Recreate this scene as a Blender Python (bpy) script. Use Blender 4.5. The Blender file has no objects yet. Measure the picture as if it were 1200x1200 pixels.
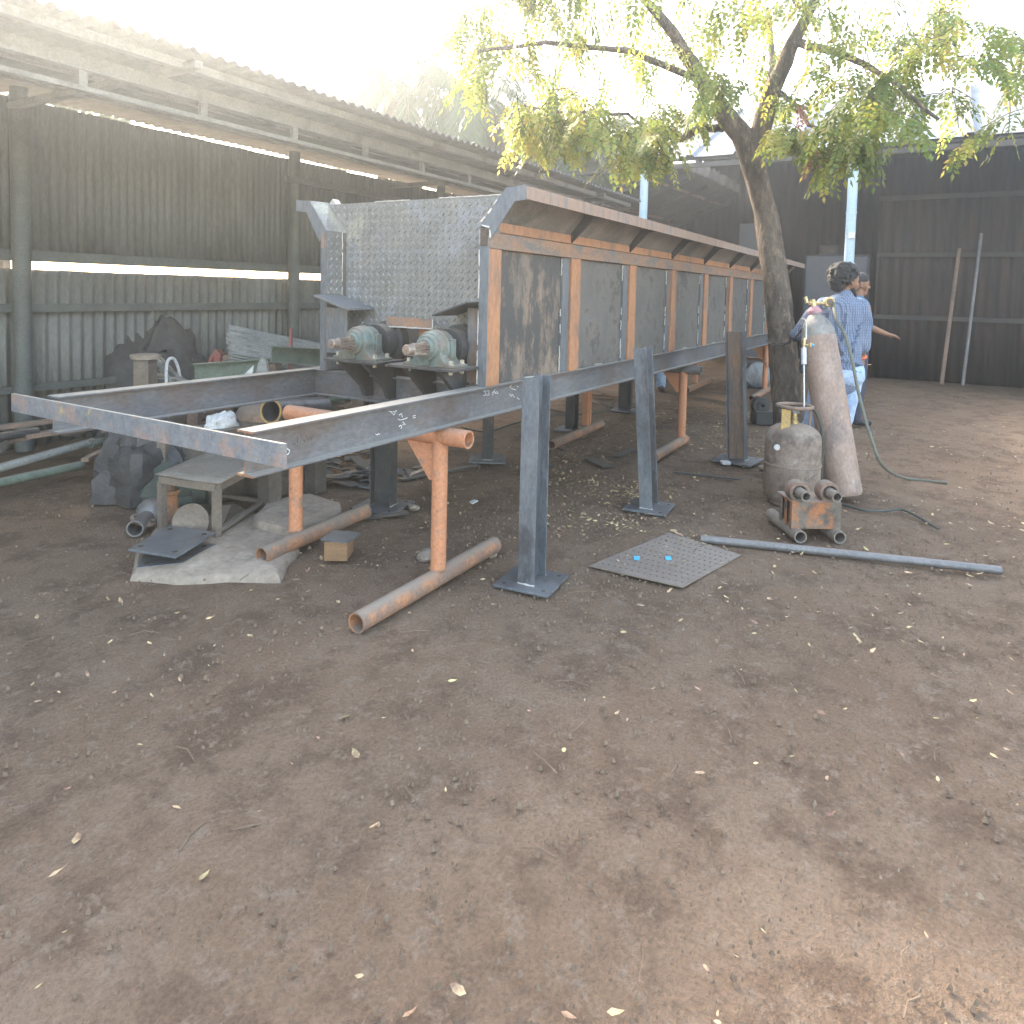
import bpy, bmesh, math, random
from mathutils import Vector, Matrix, Quaternion, noise
random.seed(7)
R = math.radians
S = bpy.context.scene
C = S.collection
# ------------------------------------------------------------------ camera
RX = Vector((0.511, -0.859, 0.023)); RU = Vector((0.037, 0.049, 0.998)); RF = Vector((0.859, 0.509, -0.057))
RF.normalize(); RU = (RU - RF*RU.dot(RF)).normalized(); RX = RF.cross(RU).normalized()
EYE = Vector((0, 0, 1.4)); FPX = 835.0
cd = bpy.data.cameras.new("camera"); cam = bpy.data.objects.new("camera", cd); C.objects.link(cam)
cam.matrix_world = Matrix(((RX.x, RU.x, -RF.x, 0), (RX.y, RU.y, -RF.y, 0), (RX.z, RU.z, -RF.z, 1.4), (0, 0, 0, 1)))
cd.sensor_width = 36; cd.lens = 36*FPX/1200; cd.shift_y = -(600-389)/1200; cd.clip_start = .05; cd.clip_end = 800
S.camera = cam
# ------------------------------------------------------------------ sky, sun, exposure
SUN_AZ = 62    # degrees from +X towards +Y : behind the left shed
SUN_EL = 31
w = bpy.data.worlds.new("World"); S.world = w; w.use_nodes = True
nt = w.node_tree; bg = nt.nodes['Background']
sky = nt.nodes.new('ShaderNodeTexSky'); sky.sky_type = 'NISHITA'; sky.sun_disc = False
sky.sun_elevation = R(SUN_EL); sky.sun_rotation = R(90-SUN_AZ)
sky.air_density = 1.0; sky.dust_density = 2.0; sky.ozone_density = 0.6
nt.links.new(sky.outputs[0], bg.inputs[0]); bg.inputs[1].default_value = 0.15
ld = bpy.data.lights.new("sun", 'SUN'); ld.energy = 2.2; ld.angle = R(10); ld.color = (1, .985, .965)
sun = bpy.data.objects.new("sun", ld); C.objects.link(sun)
sd = Vector((math.cos(R(SUN_EL))*math.cos(R(SUN_AZ)), math.cos(R(SUN_EL))*math.sin(R(SUN_AZ)), math.sin(R(SUN_EL))))
sun.rotation_euler = sd.to_track_quat('Z', 'Y').to_euler()
S.view_settings.view_transform = 'Standard'; S.view_settings.look = 'None'; S.view_settings.gamma = 1
S.view_settings.exposure = 3.28
S.view_settings.use_white_balance = True; S.view_settings.white_balance_temperature = 8300; S.view_settings.white_balance_tint = 10
S.cycles.max_bounces = 7; S.cycles.diffuse_bounces = 4; S.cycles.volume_bounces = 0; S.cycles.transparent_max_bounces = 8
S.cycles.use_denoising = True; S.cycles.sample_clamp_indirect = 4

# ------------------------------------------------------------------ measuring helpers (survey of the yard)
def ray(px, py): return RX*(px-600) + RU*(389-py) + RF*FPX
def gz(px, py, z=0.0):
    d = ray(px, py); return EYE + d*((z-1.4)/d.z)
def oy(px, py, Y):
    d = ray(px, py); return EYE + d*(Y/d.y)
def ox(px, py, X):
    d = ray(px, py); return EYE + d*(X/d.x)
def ad(px, py, dep): return EYE + ray(px, py)*(dep/FPX)

# ------------------------------------------------------------------ materials
def mat(name, c1, c2=None, scale=6, rough=.7, metal=0, bump=.15, c3=None, a3=.35, s3=3, dust_toplight=0, dust_toplightc=(.30, .25, .20),
        stretch=(1, 1, 1), fine=60, bdist=.01, island=0, trans=0, mixlo=.38, mixhi=.62, c4=None, a4=.2, s4=9, spec=.4):
    m = bpy.data.materials.new(name); m.use_nodes = True
    t = m.node_tree; N = t.nodes; L = t.links; b = N['Principled BSDF']
    b.inputs['Roughness'].default_value = rough; b.inputs['Metallic'].default_value = metal
    b.inputs['Specular IOR Level'].default_value = spec
    tc = N.new('ShaderNodeTexCoord'); oi = N.new('ShaderNodeObjectInfo')
    mul = N.new('ShaderNodeMath'); mul.operation = 'MULTIPLY'; mul.inputs[1].default_value = 37.0
    L.new(oi.outputs['Random'], mul.inputs[0])
    add = N.new('ShaderNodeVectorMath'); add.operation = 'ADD'
    L.new(tc.outputs['Object'], add.inputs[0]); L.new(mul.outputs[0], add.inputs[1])
    mp = N.new('ShaderNodeMapping'); mp.inputs['Scale'].default_value = stretch; L.new(add.outputs[0], mp.inputs[0])
    def noi(sc, det=6, ro=.6):
        n = N.new('ShaderNodeTexNoise'); n.inputs['Scale'].default_value = sc; n.inputs['Detail'].default_value = det
        n.inputs['Roughness'].default_value = ro; L.new(mp.outputs[0], n.inputs['Vector']); return n
    def ramp(src, lo, hi):
        r = N.new('ShaderNodeMapRange'); r.inputs['From Min'].default_value = lo; r.inputs['From Max'].default_value = hi
        L.new(src, r.inputs['Value']); return r.outputs[0]
    def mix(fac, a, bb):
        x = N.new('ShaderNodeMix'); x.data_type = 'RGBA'
        if isinstance(fac, float): x.inputs[0].default_value = fac
        else: L.new(fac, x.inputs[0])
        for i, v in ((6, a), (7, bb)):
            if isinstance(v, tuple): x.inputs[i].default_value = (*v, 1)
            else: L.new(v, x.inputs[i])
        return x.outputs[2]
    col = (c1[0], c1[1], c1[2])
    if c2: col = mix(ramp(noi(scale).outputs[0], mixlo, mixhi), c1, c2)
    if c3: col = mix(ramp(noi(s3, 8, .7).outputs[0], (.50+(.3-a3)*.7), (.62+(.3-a3)*.7)), col, c3)
    if c4: col = mix(ramp(noi(s4, 8, .75).outputs[0], (.53+(.2-a4)*.8), (.62+(.2-a4)*.8)), col, c4)
    fn = noi(fine, 4, .7)
    if not isinstance(col, tuple) or True:
        hv = N.new('ShaderNodeHueSaturation')
        if isinstance(col, tuple): hv.inputs['Color'].default_value = (*col, 1)
        else: L.new(col, hv.inputs['Color'])
        v = N.new('ShaderNodeMapRange'); v.inputs['From Min'].default_value = .3; v.inputs['From Max'].default_value = .7
        v.inputs['To Min'].default_value = .78; v.inputs['To Max'].default_value = 1.22
        L.new(fn.outputs[0], v.inputs['Value']); L.new(v.outputs[0], hv.inputs['Value'])
        if island:
            g = N.new('ShaderNodeNewGeometry')
            h = N.new('ShaderNodeMapRange'); h.inputs['To Min'].default_value = .5-island*.12; h.inputs['To Max'].default_value = .5+island*.06
            L.new(g.outputs['Random Per Island'], h.inputs['Value']); L.new(h.outputs[0], hv.inputs['Hue'])
        col = hv.outputs[0]
    if dust_toplight:  # upward faces paler: dust, plus light from above painted into the colour
        g = N.new('ShaderNodeNewGeometry'); sp = N.new('ShaderNodeSeparateXYZ'); L.new(g.outputs['Normal'], sp.inputs[0])
        f = ramp(sp.outputs[2], .5, .95)
        mm = N.new('ShaderNodeMath'); mm.operation = 'MULTIPLY'; mm.inputs[1].default_value = dust_toplight; L.new(f, mm.inputs[0])
        col = mix(mm.outputs[0], col, dust_toplightc)
    L.new(col, b.inputs['Base Color'])
    if bump:
        bp = N.new('ShaderNodeBump'); bp.inputs['Strength'].default_value = bump; bp.inputs['Distance'].default_value = bdist
        L.new(fn.outputs[0], bp.inputs['Height']); L.new(bp.outputs[0], b.inputs['Normal'])
    rr = N.new('ShaderNodeMapRange'); rr.inputs['To Min'].default_value = max(.05, rough-.15); rr.inputs['To Max'].default_value = min(1, rough+.15)
    L.new(fn.outputs[0], rr.inputs['Value']); L.new(rr.outputs[0], b.inputs['Roughness'])
    if trans:
        tr = N.new('ShaderNodeBsdfTranslucent'); L.new(col, tr.inputs[0]); ms = N.new('ShaderNodeMixShader')
        ms.inputs[0].default_value = trans; L.new(b.outputs[0], ms.inputs[1]); L.new(tr.outputs[0], ms.inputs[2])
        L.new(ms.outputs[0], N['Material Output'].inputs[0])
    return m
ORANGE = (.50, .19, .07)
K = {}
K['steel'] = mat('mill_steel', (.135, .137, .15), (.19, .19, .20), 5, .5, .35, .12, c3=(.16, .13, .12), a3=.33, s3=4, dust_toplight=.75, dust_toplightc=(.46, .42, .36), stretch=(.5, 1, 1.2), c4=(.32, .20, .12), a4=.07, s4=12)  # pale flange tops: dust, with the light on them painted in
K['steel_blue'] = mat('blue_steel', (.125, .145, .17), (.195, .212, .235), 6, .42, .4, .12, c3=(.10, .10, .11), a3=.3, s3=5, dust_toplight=.3, stretch=(1, 1, .4))
K['web_rust'] = mat('rusty_web', (.20, .14, .11), (.28, .17, .11), 8, .7, .1, .2, stretch=(1, 1, .3), c3=(.13, .12, .12), a3=.3)
K['dark'] = mat('dark_steel', (.055, .055, .058), (.085, .08, .08), 6, .6, .3, .15, c3=(.13, .10, .08), a3=.25, dust_toplight=.5)
K['orange'] = mat('orange_primer_rust', (.42, .195, .10), (.34, .165, .10), 7, .65, 0, .1, c3=(.22, .14, .10), a3=.27, s3=7, stretch=(1, 1, .35), dust_toplight=.35)
K['orange_pipe'] = mat('orange_pipe_paint', (.56, .235, .125), (.50, .22, .125), 9, .6, 0, .12, c3=(.30, .20, .15), a3=.2, s3=14, c4=(.08, .07, .08), a4=.11, s4=26, dust_toplight=.4)
K['orange_dirty'] = mat('dirty_orange_pipe', (.27, .155, .11), (.21, .15, .12), 7, .8, 0, .2, c3=(.42, .19, .10), a3=.37, s3=8, dust_toplight=.8, dust_toplightc=(.26, .22, .18))
K['rail'] = mat('rust_rail', (.34, .18, .11), (.25, .16, .12), 9, .7, .1, .12, c3=(.17, .15, .14), a3=.33, s3=6, stretch=(.6, 1, 1.6), dust_toplight=.5)
K['panel'] = mat('panel_plate', (.13, .122, .115), (.18, .165, .15), 5, .55, .15, .3, c3=(.24, .17, .125), a3=.30, s3=5, stretch=(1, 1, .9), fine=90, c4=(.085, .083, .083), a4=.24, s4=5)
K['panel_rusty'] = mat('panel_plate_rusty', (.17, .145, .125), (.27, .20, .15), 5, .6, .15, .35, c3=(.38, .22, .13), a3=.38, s3=4, stretch=(1.6, 1, .6), fine=110, c4=(.075, .072, .072), a4=.33, s4=4)
K['strip'] = mat('grey_strip', (.13, .145, .165), (.18, .19, .20), 6, .5, .3, .1, c3=(.19, .12, .09), a3=.28, stretch=(1, 1, .3))
K['under'] = mat('flare_under', (.17, .155, .145), (.23, .20, .18), 4, .6, .2, .1, c3=(.12, .115, .11), a3=.3)
K['lip'] = mat('lip_rust', (.36, .22, .16), (.27, .20, .17), 8, .65, .15, .1, c3=(.18, .17, .17), a3=.3, s3=5, stretch=(4, 1, .6), dust_toplight=.5)
K['chequer'] = mat('chequer_plate', (.185, .183, .178), (.235, .23, .215), 3, .4, .3, .1, c3=(.40, .375, .29), a3=.2, s3=3, c4=(.24, .25, .27), a4=.2, s4=2.4)
K['tread'] = mat('worn_lit_tread', (.33, .32, .30), (.24, .235, .225), 4, .3, .5, .1, c3=(.36, .33, .25), a3=.22, s3=3)  # lozenges paler than the plate: worn tops, plus glancing light painted in
K['weld'] = mat('weld_bead', (.62, .61, .58), (.36, .34, .31), 60, .5, .4, .5)
K['chalk'] = mat('chalk', (.75, .75, .74), rough=.95, bump=0)
K['gear'] = mat('gear_green', (.15, .19, .173), (.11, .14, .127), 10, .45, .05, .1, c3=(.15, .125, .10), a3=.36, s3=9, dust_toplight=.35)
K['shaft'] = mat('shaft_steel', (.29, .215, .18), (.38, .31, .27), 20, .35, .6, .1)
K['bolt'] = mat('bolt_brass', (.46, .42, .33), (.34, .30, .24), 40, .4, .4, .1)
K['dirt'] = mat('dirt_ground', (.235, .158, .110), (.27, .190, .137), 2.2, .97, 0, 1.0, c3=(.18, .122, .088), a3=.33, s3=3.5, fine=85, bdist=.02, c4=(.275, .205, .155), a4=.2, s4=16, spec=.05)
K['stone'] = mat('dusty_slab', (.27, .21, .165), (.34, .275, .22), 3, .9, 0, .4, c3=(.17, .145, .125), a3=.22, s3=2.2, fine=25, bdist=.02)
K['cement'] = mat('cement_sheet', (.25, .25, .24), (.32, .32, .30), 5, .9, 0, .3, c3=(.17, .17, .16), a3=.28, dust_toplight=.4)
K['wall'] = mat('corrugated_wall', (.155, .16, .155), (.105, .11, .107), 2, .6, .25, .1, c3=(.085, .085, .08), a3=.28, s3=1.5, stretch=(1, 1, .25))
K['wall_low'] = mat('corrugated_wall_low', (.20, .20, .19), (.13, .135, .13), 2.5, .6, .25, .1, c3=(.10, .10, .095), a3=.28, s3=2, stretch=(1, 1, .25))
K['roof'] = mat('roof_sheet', (.15, .15, .15), (.11, .11, .11), 2, .7, .2, .1, c3=(.09, .085, .08), a3=.3)
K['girder'] = mat('girder_paint', (.24, .235, .225), (.19, .185, .175), 4, .6, .1, .1, c3=(.15, .13, .12), a3=.25)
K['girt'] = mat('girt_paint', (.12, .135, .13), (.09, .10, .10), 4, .6, .1, .1)
K['brown_wall'] = mat('brown_sheet', (.06, .04, .033), (.032, .025, .023), 3, .75, .1, .2, stretch=(2, 2, .3))
K['dark_roof'] = mat('dark_sheet', (.075, .065, .058), (.05, .045, .042), 2, .8, .1, .2)
K['light_roof'] = mat('light_roof', (.17, .185, .205), (.14, .155, .17), 2, .6, .0, .05)
K['blue_pole'] = mat('pale_blue_paint', (.36, .50, .60), (.44, .56, .64), 3, .5, 0, .05, c3=(.50, .60, .60), a3=.2, s3=8)
K['bark'] = mat('bark', (.18, .145, .12), (.10, .082, .07), 10, .95, 0, 1.0, c3=(.29, .22, .17), a3=.26, s3=16, stretch=(1, 1, .35), fine=38, bdist=.04, spec=.1)
K['neem'] = mat('neem_leaf', (.12, .17, .045), (.18, .23, .06), 3, .55, 0, 0, island=.35, trans=.5)
K['neem_yel'] = mat('neem_leaf_yellow', (.40, .38, .09), (.27, .32, .08), 3, .55, 0, 0, island=.45, trans=.5)
K['leaf_dry'] = mat('dry_leaf_red', (.30, .14, .09), (.36, .20, .13), 5, .8, 0, 0, island=.2, trans=.3)
K['palm'] = mat('palm_leaf', (.055, .085, .035), (.085, .115, .05), 2, .5, 0, 0, island=.3, trans=.25)
K['palm_dry'] = mat('palm_dry', (.20, .135, .085), (.14, .10, .07), 2, .8, 0, 0, island=.2, trans=.3)
K['litter'] = mat('litter_leaf', (.66, .53, .27), (.50, .39, .22), 9, .8, 0, 0, island=.35, c3=(.24, .16, .10), a3=.38, s3=6)
K['pebble'] = mat('pebble', (.23, .165, .12), (.17, .12, .09), 3, .95, 0, .3, c3=(.32, .25, .19), a3=.2, spec=.05)
K['lpg'] = mat('lpg_rust', (.21, .155, .125), (.28, .215, .175), 7, .62, .1, .3, c3=(.34, .31, .30), a3=.2, s3=6, dust_toplight=.6, dust_toplightc=(.31, .245, .19), c4=(.13, .095, .08), a4=.25, s4=4)
K['yellow'] = mat('yellow_paint', (.46, .29, .10), (.38, .25, .11), 18, .7, 0, .2, c3=(.28, .20, .14), a3=.25, s3=20)
K['o2'] = mat('oxygen_cylinder_rust', (.33, .225, .18), (.39, .28, .23), 6, .6, .05, .2, c3=(.24, .185, .165), a3=.28, s3=5, stretch=(1, 1, .6), c4=(.46, .36, .33), a4=.12, s4=12)
K['o2_top'] = mat('oxygen_shoulder_grey', (.22, .21, .20), (.33, .31, .29), 12, .7, .2, .2, c3=(.40, .36, .30), a3=.2)
K['brass'] = mat('brass', (.55, .43, .22), (.42, .33, .18), 40, .35, .7, .1)
K['chrome'] = mat('grey_torch', (.55, .56, .58), (.48, .49, .5), 10, .35, .4, .05)
K['rubber'] = mat('rubber_hose', (.05, .055, .05), (.08, .085, .075), 8, .6, 0, .1)
K['hose'] = mat('olive_hose', (.15, .155, .12), (.12, .12, .10), 8, .6, 0, .1)
K['black'] = mat('black_paint', (.025, .025, .028), (.045, .045, .05), 8, .5, .1, .1, dust_toplight=.3)
K['rusty'] = mat('rusty_iron', (.22, .15, .12), (.30, .19, .14), 9, .85, .1, .3, c3=(.15, .12, .10), a3=.3, dust_toplight=.5)
K['fixture'] = mat('burnt_orange_steel', (.11, .095, .085), (.24, .19, .15), 8, .75, .2, .25, c3=(.42, .17, .08), a3=.34, s3=10, dust_toplight=.6, dust_toplightc=(.33, .29, .25))
K['pipe'] = mat('dusty_pipe', (.21, .175, .15), (.27, .225, .19), 9, .7, .2, .15, dust_toplight=.4)
K['steel_pipe'] = mat('grey_pipe', (.16, .155, .16), (.22, .21, .21), 6, .5, .4, .1, dust_toplight=.35)
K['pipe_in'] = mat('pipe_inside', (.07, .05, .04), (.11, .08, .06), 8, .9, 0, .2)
K['channel'] = mat('patchy_channel', (.24, .25, .27), (.18, .195, .22), 10, .55, .3, .15, c3=(.34, .24, .21), a3=.3, s3=9, c4=(.52, .38, .20), a4=.13, s4=16, dust_toplight=.6, dust_toplightc=(.5, .46, .38))
K['brown_wood'] = mat('table_paint', (.17, .13, .105), (.22, .175, .14), 8, .8, 0, .2, c3=(.15, .12, .11), a3=.25, dust_toplight=.5, dust_toplightc=(.28, .25, .21))
K['table'] = mat('sheet_top', (.21, .18, .15), (.26, .225, .19), 4, .7, .1, .15, c3=(.40, .39, .37), a3=.15, s3=5)
K['wood'] = mat('raw_wood', (.30, .165, .09), (.22, .13, .075), 4, .8, 0, .2, stretch=(1, 1, 6))
K['drum'] = mat('sooty_drum', (.10, .085, .075), (.15, .125, .11), 5, .8, .1, .2, dust_toplight=.6)
K['red'] = mat('red_paint', (.36, .10, .085), (.27, .10, .085), 8, .7, 0, .1, dust_toplight=.4)
K['green'] = mat('green_paint', (.17, .215, .17), (.13, .16, .13), 6, .7, 0, .1, dust_toplight=.4)
K['tarp'] = mat('black_tarp', (.05, .048, .05), (.075, .07, .07), 5, .5, 0, .5, bdist=.03, fine=14)
K['green_tarp'] = mat('green_tarp', (.05, .075, .062), (.075, .085, .07), 4, .7, 0, .5, bdist=.03, fine=10)
K['white'] = mat('white_stuff', (.72, .70, .68), (.6, .6, .6), 12, .8, 0, .2)
K['skin'] = mat('skin', (.27, .135, .085), (.23, .115, .075), 12, .55, 0, .05)
K['hair'] = mat('black_hair', (.02, .018, .018), (.05, .045, .045), 30, .55, 0, .9, fine=60, bdist=.02)
K['denim'] = mat('light_denim', (.30, .42, .60), (.40, .52, .68), 7, .85, 0, .4, fine=30, bdist=.02, c3=(.22, .32, .50), a3=.25)
K['navy'] = mat('navy_cloth', (.045, .05, .08), (.06, .07, .10), 7, .85, 0, .3)
K['blue_shirt'] = mat('blue_shirt', (.06, .12, .20), (.08, .15, .24), 7, .85, 0, .3, fine=20, bdist=.02)
K['wrist'] = mat('orange_thread', (.85, .16, .06), rough=.8, bump=.1)
K['screen'] = mat('grey_blue_panel', (.10, .105, .12), (.12, .12, .135), 3, .6, 0, .05)
K['cyan'] = mat('cyan_plastic', (.05, .45, .75), rough=.5, bump=0)
# striped shirt: thin dark checks woven into the cloth
def shirt_mat():
    m = mat('striped_shirt', (.17, .225, .32), (.21, .265, .37), 6, .85, 0, .35, fine=16, bdist=.03)
    t = m.node_tree; N = t.nodes; L = t.links; b = N['Principled BSDF']
    src = b.inputs['Base Color'].links[0].from_socket
    tc = N.new('ShaderNodeTexCoord')
    out = src
    for d, sc, a in (('X', 24, .55), ('Y', 24, .45), ('Z', 16, .22)):
        wv = N.new('ShaderNodeTexWave'); wv.wave_type = 'BANDS'; wv.bands_direction = d; wv.inputs['Scale'].default_value = sc
        wv.inputs['Distortion'].default_value = .6; wv.inputs['Detail'].default_value = 0
        L.new(tc.outputs['Object'], wv.inputs[0])
        r = N.new('ShaderNodeMapRange'); r.inputs['From Min'].default_value = .7; r.inputs['From Max'].default_value = .9; r.inputs['To Max'].default_value = a
        L.new(wv.outputs['Fac'], r.inputs[0])
        x = N.new('ShaderNodeMix'); x.data_type = 'RGBA'; L.new(r.outputs[0], x.inputs[0]); L.new(out, x.inputs[6]); x.inputs[7].default_value = (.035, .05, .10, 1)
        out = x.outputs[2]
    L.new(out, b.inputs['Base Color']); return m
K['shirt'] = shirt_mat()

# ------------------------------------------------------------------ mesh helpers
def V(*a): return Vector(a)
class MB:
    def __init__(s): s.v = []; s.f = []
    def add(s, vs, fs):
        o = len(s.v); s.v += [Vector(p) for p in vs]; s.f += [tuple(i+o for i in f) for f in fs]; return s
    def box(s, a, b):
        x0, x1 = sorted((a[0], b[0])); y0, y1 = sorted((a[1], b[1])); z0, z1 = sorted((a[2], b[2]))
        return s.add([(x0,y0,z0),(x1,y0,z0),(x1,y1,z0),(x0,y1,z0),(x0,y0,z1),(x1,y0,z1),(x1,y1,z1),(x0,y1,z1)],
                     [(0,3,2,1),(4,5,6,7),(0,1,5,4),(1,2,6,5),(2,3,7,6),(3,0,4,7)])
    def obox(s, c, ex, ey, ez):   # centre and three half-axis vectors
        c, ex, ey, ez = map(Vector, (c, ex, ey, ez))
        p = [c+ex*i+ey*j+ez*k for k in (-1, 1) for i, j in ((-1,-1),(1,-1),(1,1),(-1,1))]
        return s.add(p, [(0,3,2,1),(4,5,6,7),(0,1,5,4),(1,2,6,5),(2,3,7,6),(3,0,4,7)])
    def bar(s, a, b, wd, th, up=(0, 0, 1)):
        a = Vector(a); b = Vector(b); d = (b-a); L = d.length; d.normalize(); up = Vector(up)
        sd_ = d.cross(up)
        if sd_.length < 1e-3: sd_ = d.cross(Vector((1, 0, 0)))
        sd_.normalize(); u = sd_.cross(d)
        return s.obox((a+b)/2, d*L/2, sd_*wd/2, u*th/2)
    def prism(s, poly, ex, off=(0, 0, 0)):   # poly of 3D points, extruded by ex
        n = len(poly); ex = Vector(ex); p = [Vector(q)+Vector(off) for q in poly]
        return s.add(p+[q+ex for q in p], [tuple(range(n-1, -1, -1)), tuple(range(n, 2*n))] + [(i, (i+1) % n, (i+1) % n+n, i+n) for i in range(n)])
    def tube(s, pts, rad, seg=12, cap=True):
        pts = [Vector(p) for p in pts]; n = len(pts)
        rads = rad if isinstance(rad, (list, tuple)) else [rad]*n
        vs = []; prev = None
        for i, p in enumerate(pts):
            d = (pts[min(i+1, n-1)]-pts[max(i-1, 0)]).normalized()
            if prev is None:
                u = d.orthogonal().normalized()
            else:
                u = (prev - d*prev.dot(d))
                u = u.normalized() if u.length > 1e-6 else d.orthogonal().normalized()
            prev = u; w_ = d.cross(u)
            for k in range(seg):
                a = 2*math.pi*k/seg; vs.append(p + (u*math.cos(a)+w_*math.sin(a))*rads[i])
        fs = [(i*seg+k, i*seg+(k+1) % seg, (i+1)*seg+(k+1) % seg, (i+1)*seg+k) for i in range(n-1) for k in range(seg)]
        if cap: fs += [tuple(range(seg-1, -1, -1)), tuple((n-1)*seg+k for k in range(seg))]
        return s.add(vs, fs)
    def lathe(s, a, ax, prof, seg=28):  # prof: (dist along ax, radius)
        a = Vector(a); ax = Vector(ax).normalized(); u = ax.orthogonal().normalized(); w_ = ax.cross(u); vs = []
        for t, r in prof:
            for k in range(seg):
                g = 2*math.pi*k/seg; vs.append(a+ax*t+(u*math.cos(g)+w_*math.sin(g))*max(r, 1e-4))
        n = len(prof)
        fs = [(i*seg+k, i*seg+(k+1) % seg, (i+1)*seg+(k+1) % seg, (i+1)*seg+k) for i in range(n-1) for k in range(seg)]
        fs += [tuple(range(seg-1, -1, -1)), tuple((n-1)*seg+k for k in range(seg))]
        return s.add(vs, fs)
    def pipe(s, a, b, ro, ri, seg=24):  # open ended hollow pipe
        a = Vector(a); b = Vector(b); L = (b-a).length
        u = (b-a).normalized(); e = u.orthogonal().normalized(); w_ = u.cross(e); vs = []
        for t, r in ((0, ri), (0, ro), (L, ro), (L, ri)):
            for k in range(seg):
                g = 2*math.pi*k/seg; vs.append(a+u*t+(e*math.cos(g)+w_*math.sin(g))*r)
        fs = [((i % 4)*seg+k, (i % 4)*seg+(k+1) % seg, ((i+1) % 4)*seg+(k+1) % seg, ((i+1) % 4)*seg+k) for i in range(4) for k in range(seg)]
        return s.add(vs, fs)
    def torus(s, c, ax, Rr, r, seg=28, ms=8):
        c = Vector(c); ax = Vector(ax).normalized(); u = ax.orthogonal().normalized(); w_ = ax.cross(u)
        vs = []
        for i in range(seg):
            g = 2*math.pi*i/seg; d = u*math.cos(g)+w_*math.sin(g)
            for k in range(ms):
                h = 2*math.pi*k/ms; vs.append(c+d*(Rr+r*math.cos(h))+ax*r*math.sin(h))
        return s.add(vs, [(i*ms+k, ((i+1) % seg)*ms+k, ((i+1) % seg)*ms+(k+1) % ms, i*ms+(k+1) % ms) for i in range(seg) for k in range(ms)])
    def build(s, name, m, parent=None, smooth=False, bevel=0, fix=True):
        me = bpy.data.meshes.new(name)
        off = root_loc(parent) if parent else Vector((0, 0, 0))
        me.from_pydata([tuple(p-off) for p in s.v], [], s.f)
        if fix:
            bm = bmesh.new(); bm.from_mesh(me); bmesh.ops.recalc_face_normals(bm, faces=bm.faces); bm.to_mesh(me); bm.free()
        ms = m if isinstance(m, list) else [m]
        for q in ms: me.materials.append(q)
        o = bpy.data.objects.new(name, me); C.objects.link(o)
        if parent: o.parent = parent
        if smooth: me.shade_smooth(); me.set_sharp_from_angle(angle=R(40))
        if bevel:
            b = o.modifiers.new('bevel', 'BEVEL'); b.width = bevel; b.segments = 2; b.limit_method = 'ANGLE'
        return o
def root_loc(o):
    while o.parent: o = o.parent
    return Vector(o.location)
def tag(o, label, cat, group=None, kind=None):
    if label: o['label'] = label
    if cat: o['category'] = cat
    if group: o['group'] = group
    if kind: o['kind'] = kind
    return o
def thing(name, label, cat, loc=(0, 0, 0), group=None):
    o = bpy.data.objects.new(name, None); C.objects.link(o); o.location = loc; o.empty_display_size = .1
    return tag(o, label, cat, group)
def copy_tree(o, parent=None):
    c = o.copy(); C.objects.link(c); c.parent = parent
    for ch in list(o.children): copy_tree(ch, c)
    return c
def corr(p0, u, v, nu_len, nv_len, pitch, amp, nrm, jag=0, ppw=8, th=.004, nv=4, sag=0):
    """corrugated sheet: waves run along v, repeat along u"""
    u = Vector(u).normalized(); v = Vector(v).normalized(); nrm = Vector(nrm).normalized(); p0 = Vector(p0)
    n = max(2, int(nu_len/pitch*ppw)); mb = MB(); vs = []
    sw = pitch*ppw
    for i in range(n+1):
        a = nu_len*i/n
        j = jag*(noise.noise(Vector((math.floor(a/.75)*3.1, 5, 2)))) + jag*.25*noise.noise(Vector((a*4, 1, 9)))
        for k in range(nv+1):
            t = nv_len*k/nv + (j if k == 0 else 0)
            q = p0+u*a+v*t+nrm*(amp*math.sin(2*math.pi*a/pitch) + sag*noise.noise(Vector((a*.6, t*.7, 3.3))))
            vs.append(q)
    m = nv+1
    fs = [(i*m+k, (i+1)*m+k, (i+1)*m+k+1, i*m+k+1) for i in range(n) for k in range(nv)]
    mb.add(vs, fs)
    return mb
def solidify(o, t):
    s_ = o.modifiers.new('thickness', 'SOLIDIFY'); s_.thickness = t; s_.offset = 0; return o
def i_prof(depth, fw, tf=.008, tw=.006):
    d, h = depth/2, fw/2; w_ = tw/2
    return [(-h, -d), (h, -d), (h, -d+tf), (w_, -d+tf), (w_, d-tf), (h, d-tf), (h, d), (-h, d), (-h, d-tf), (-w_, d-tf), (-w_, -d+tf), (-h, -d+tf)]
def sweep(mb, prof, o, ea, eb, ext):   # profile (a,b) placed at o with axes ea, eb, extruded by ext
    o, ea, eb = Vector(o), Vector(ea), Vector(eb)
    return mb.prism([o+ea*a+eb*b for a, b in prof], ext)
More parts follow.
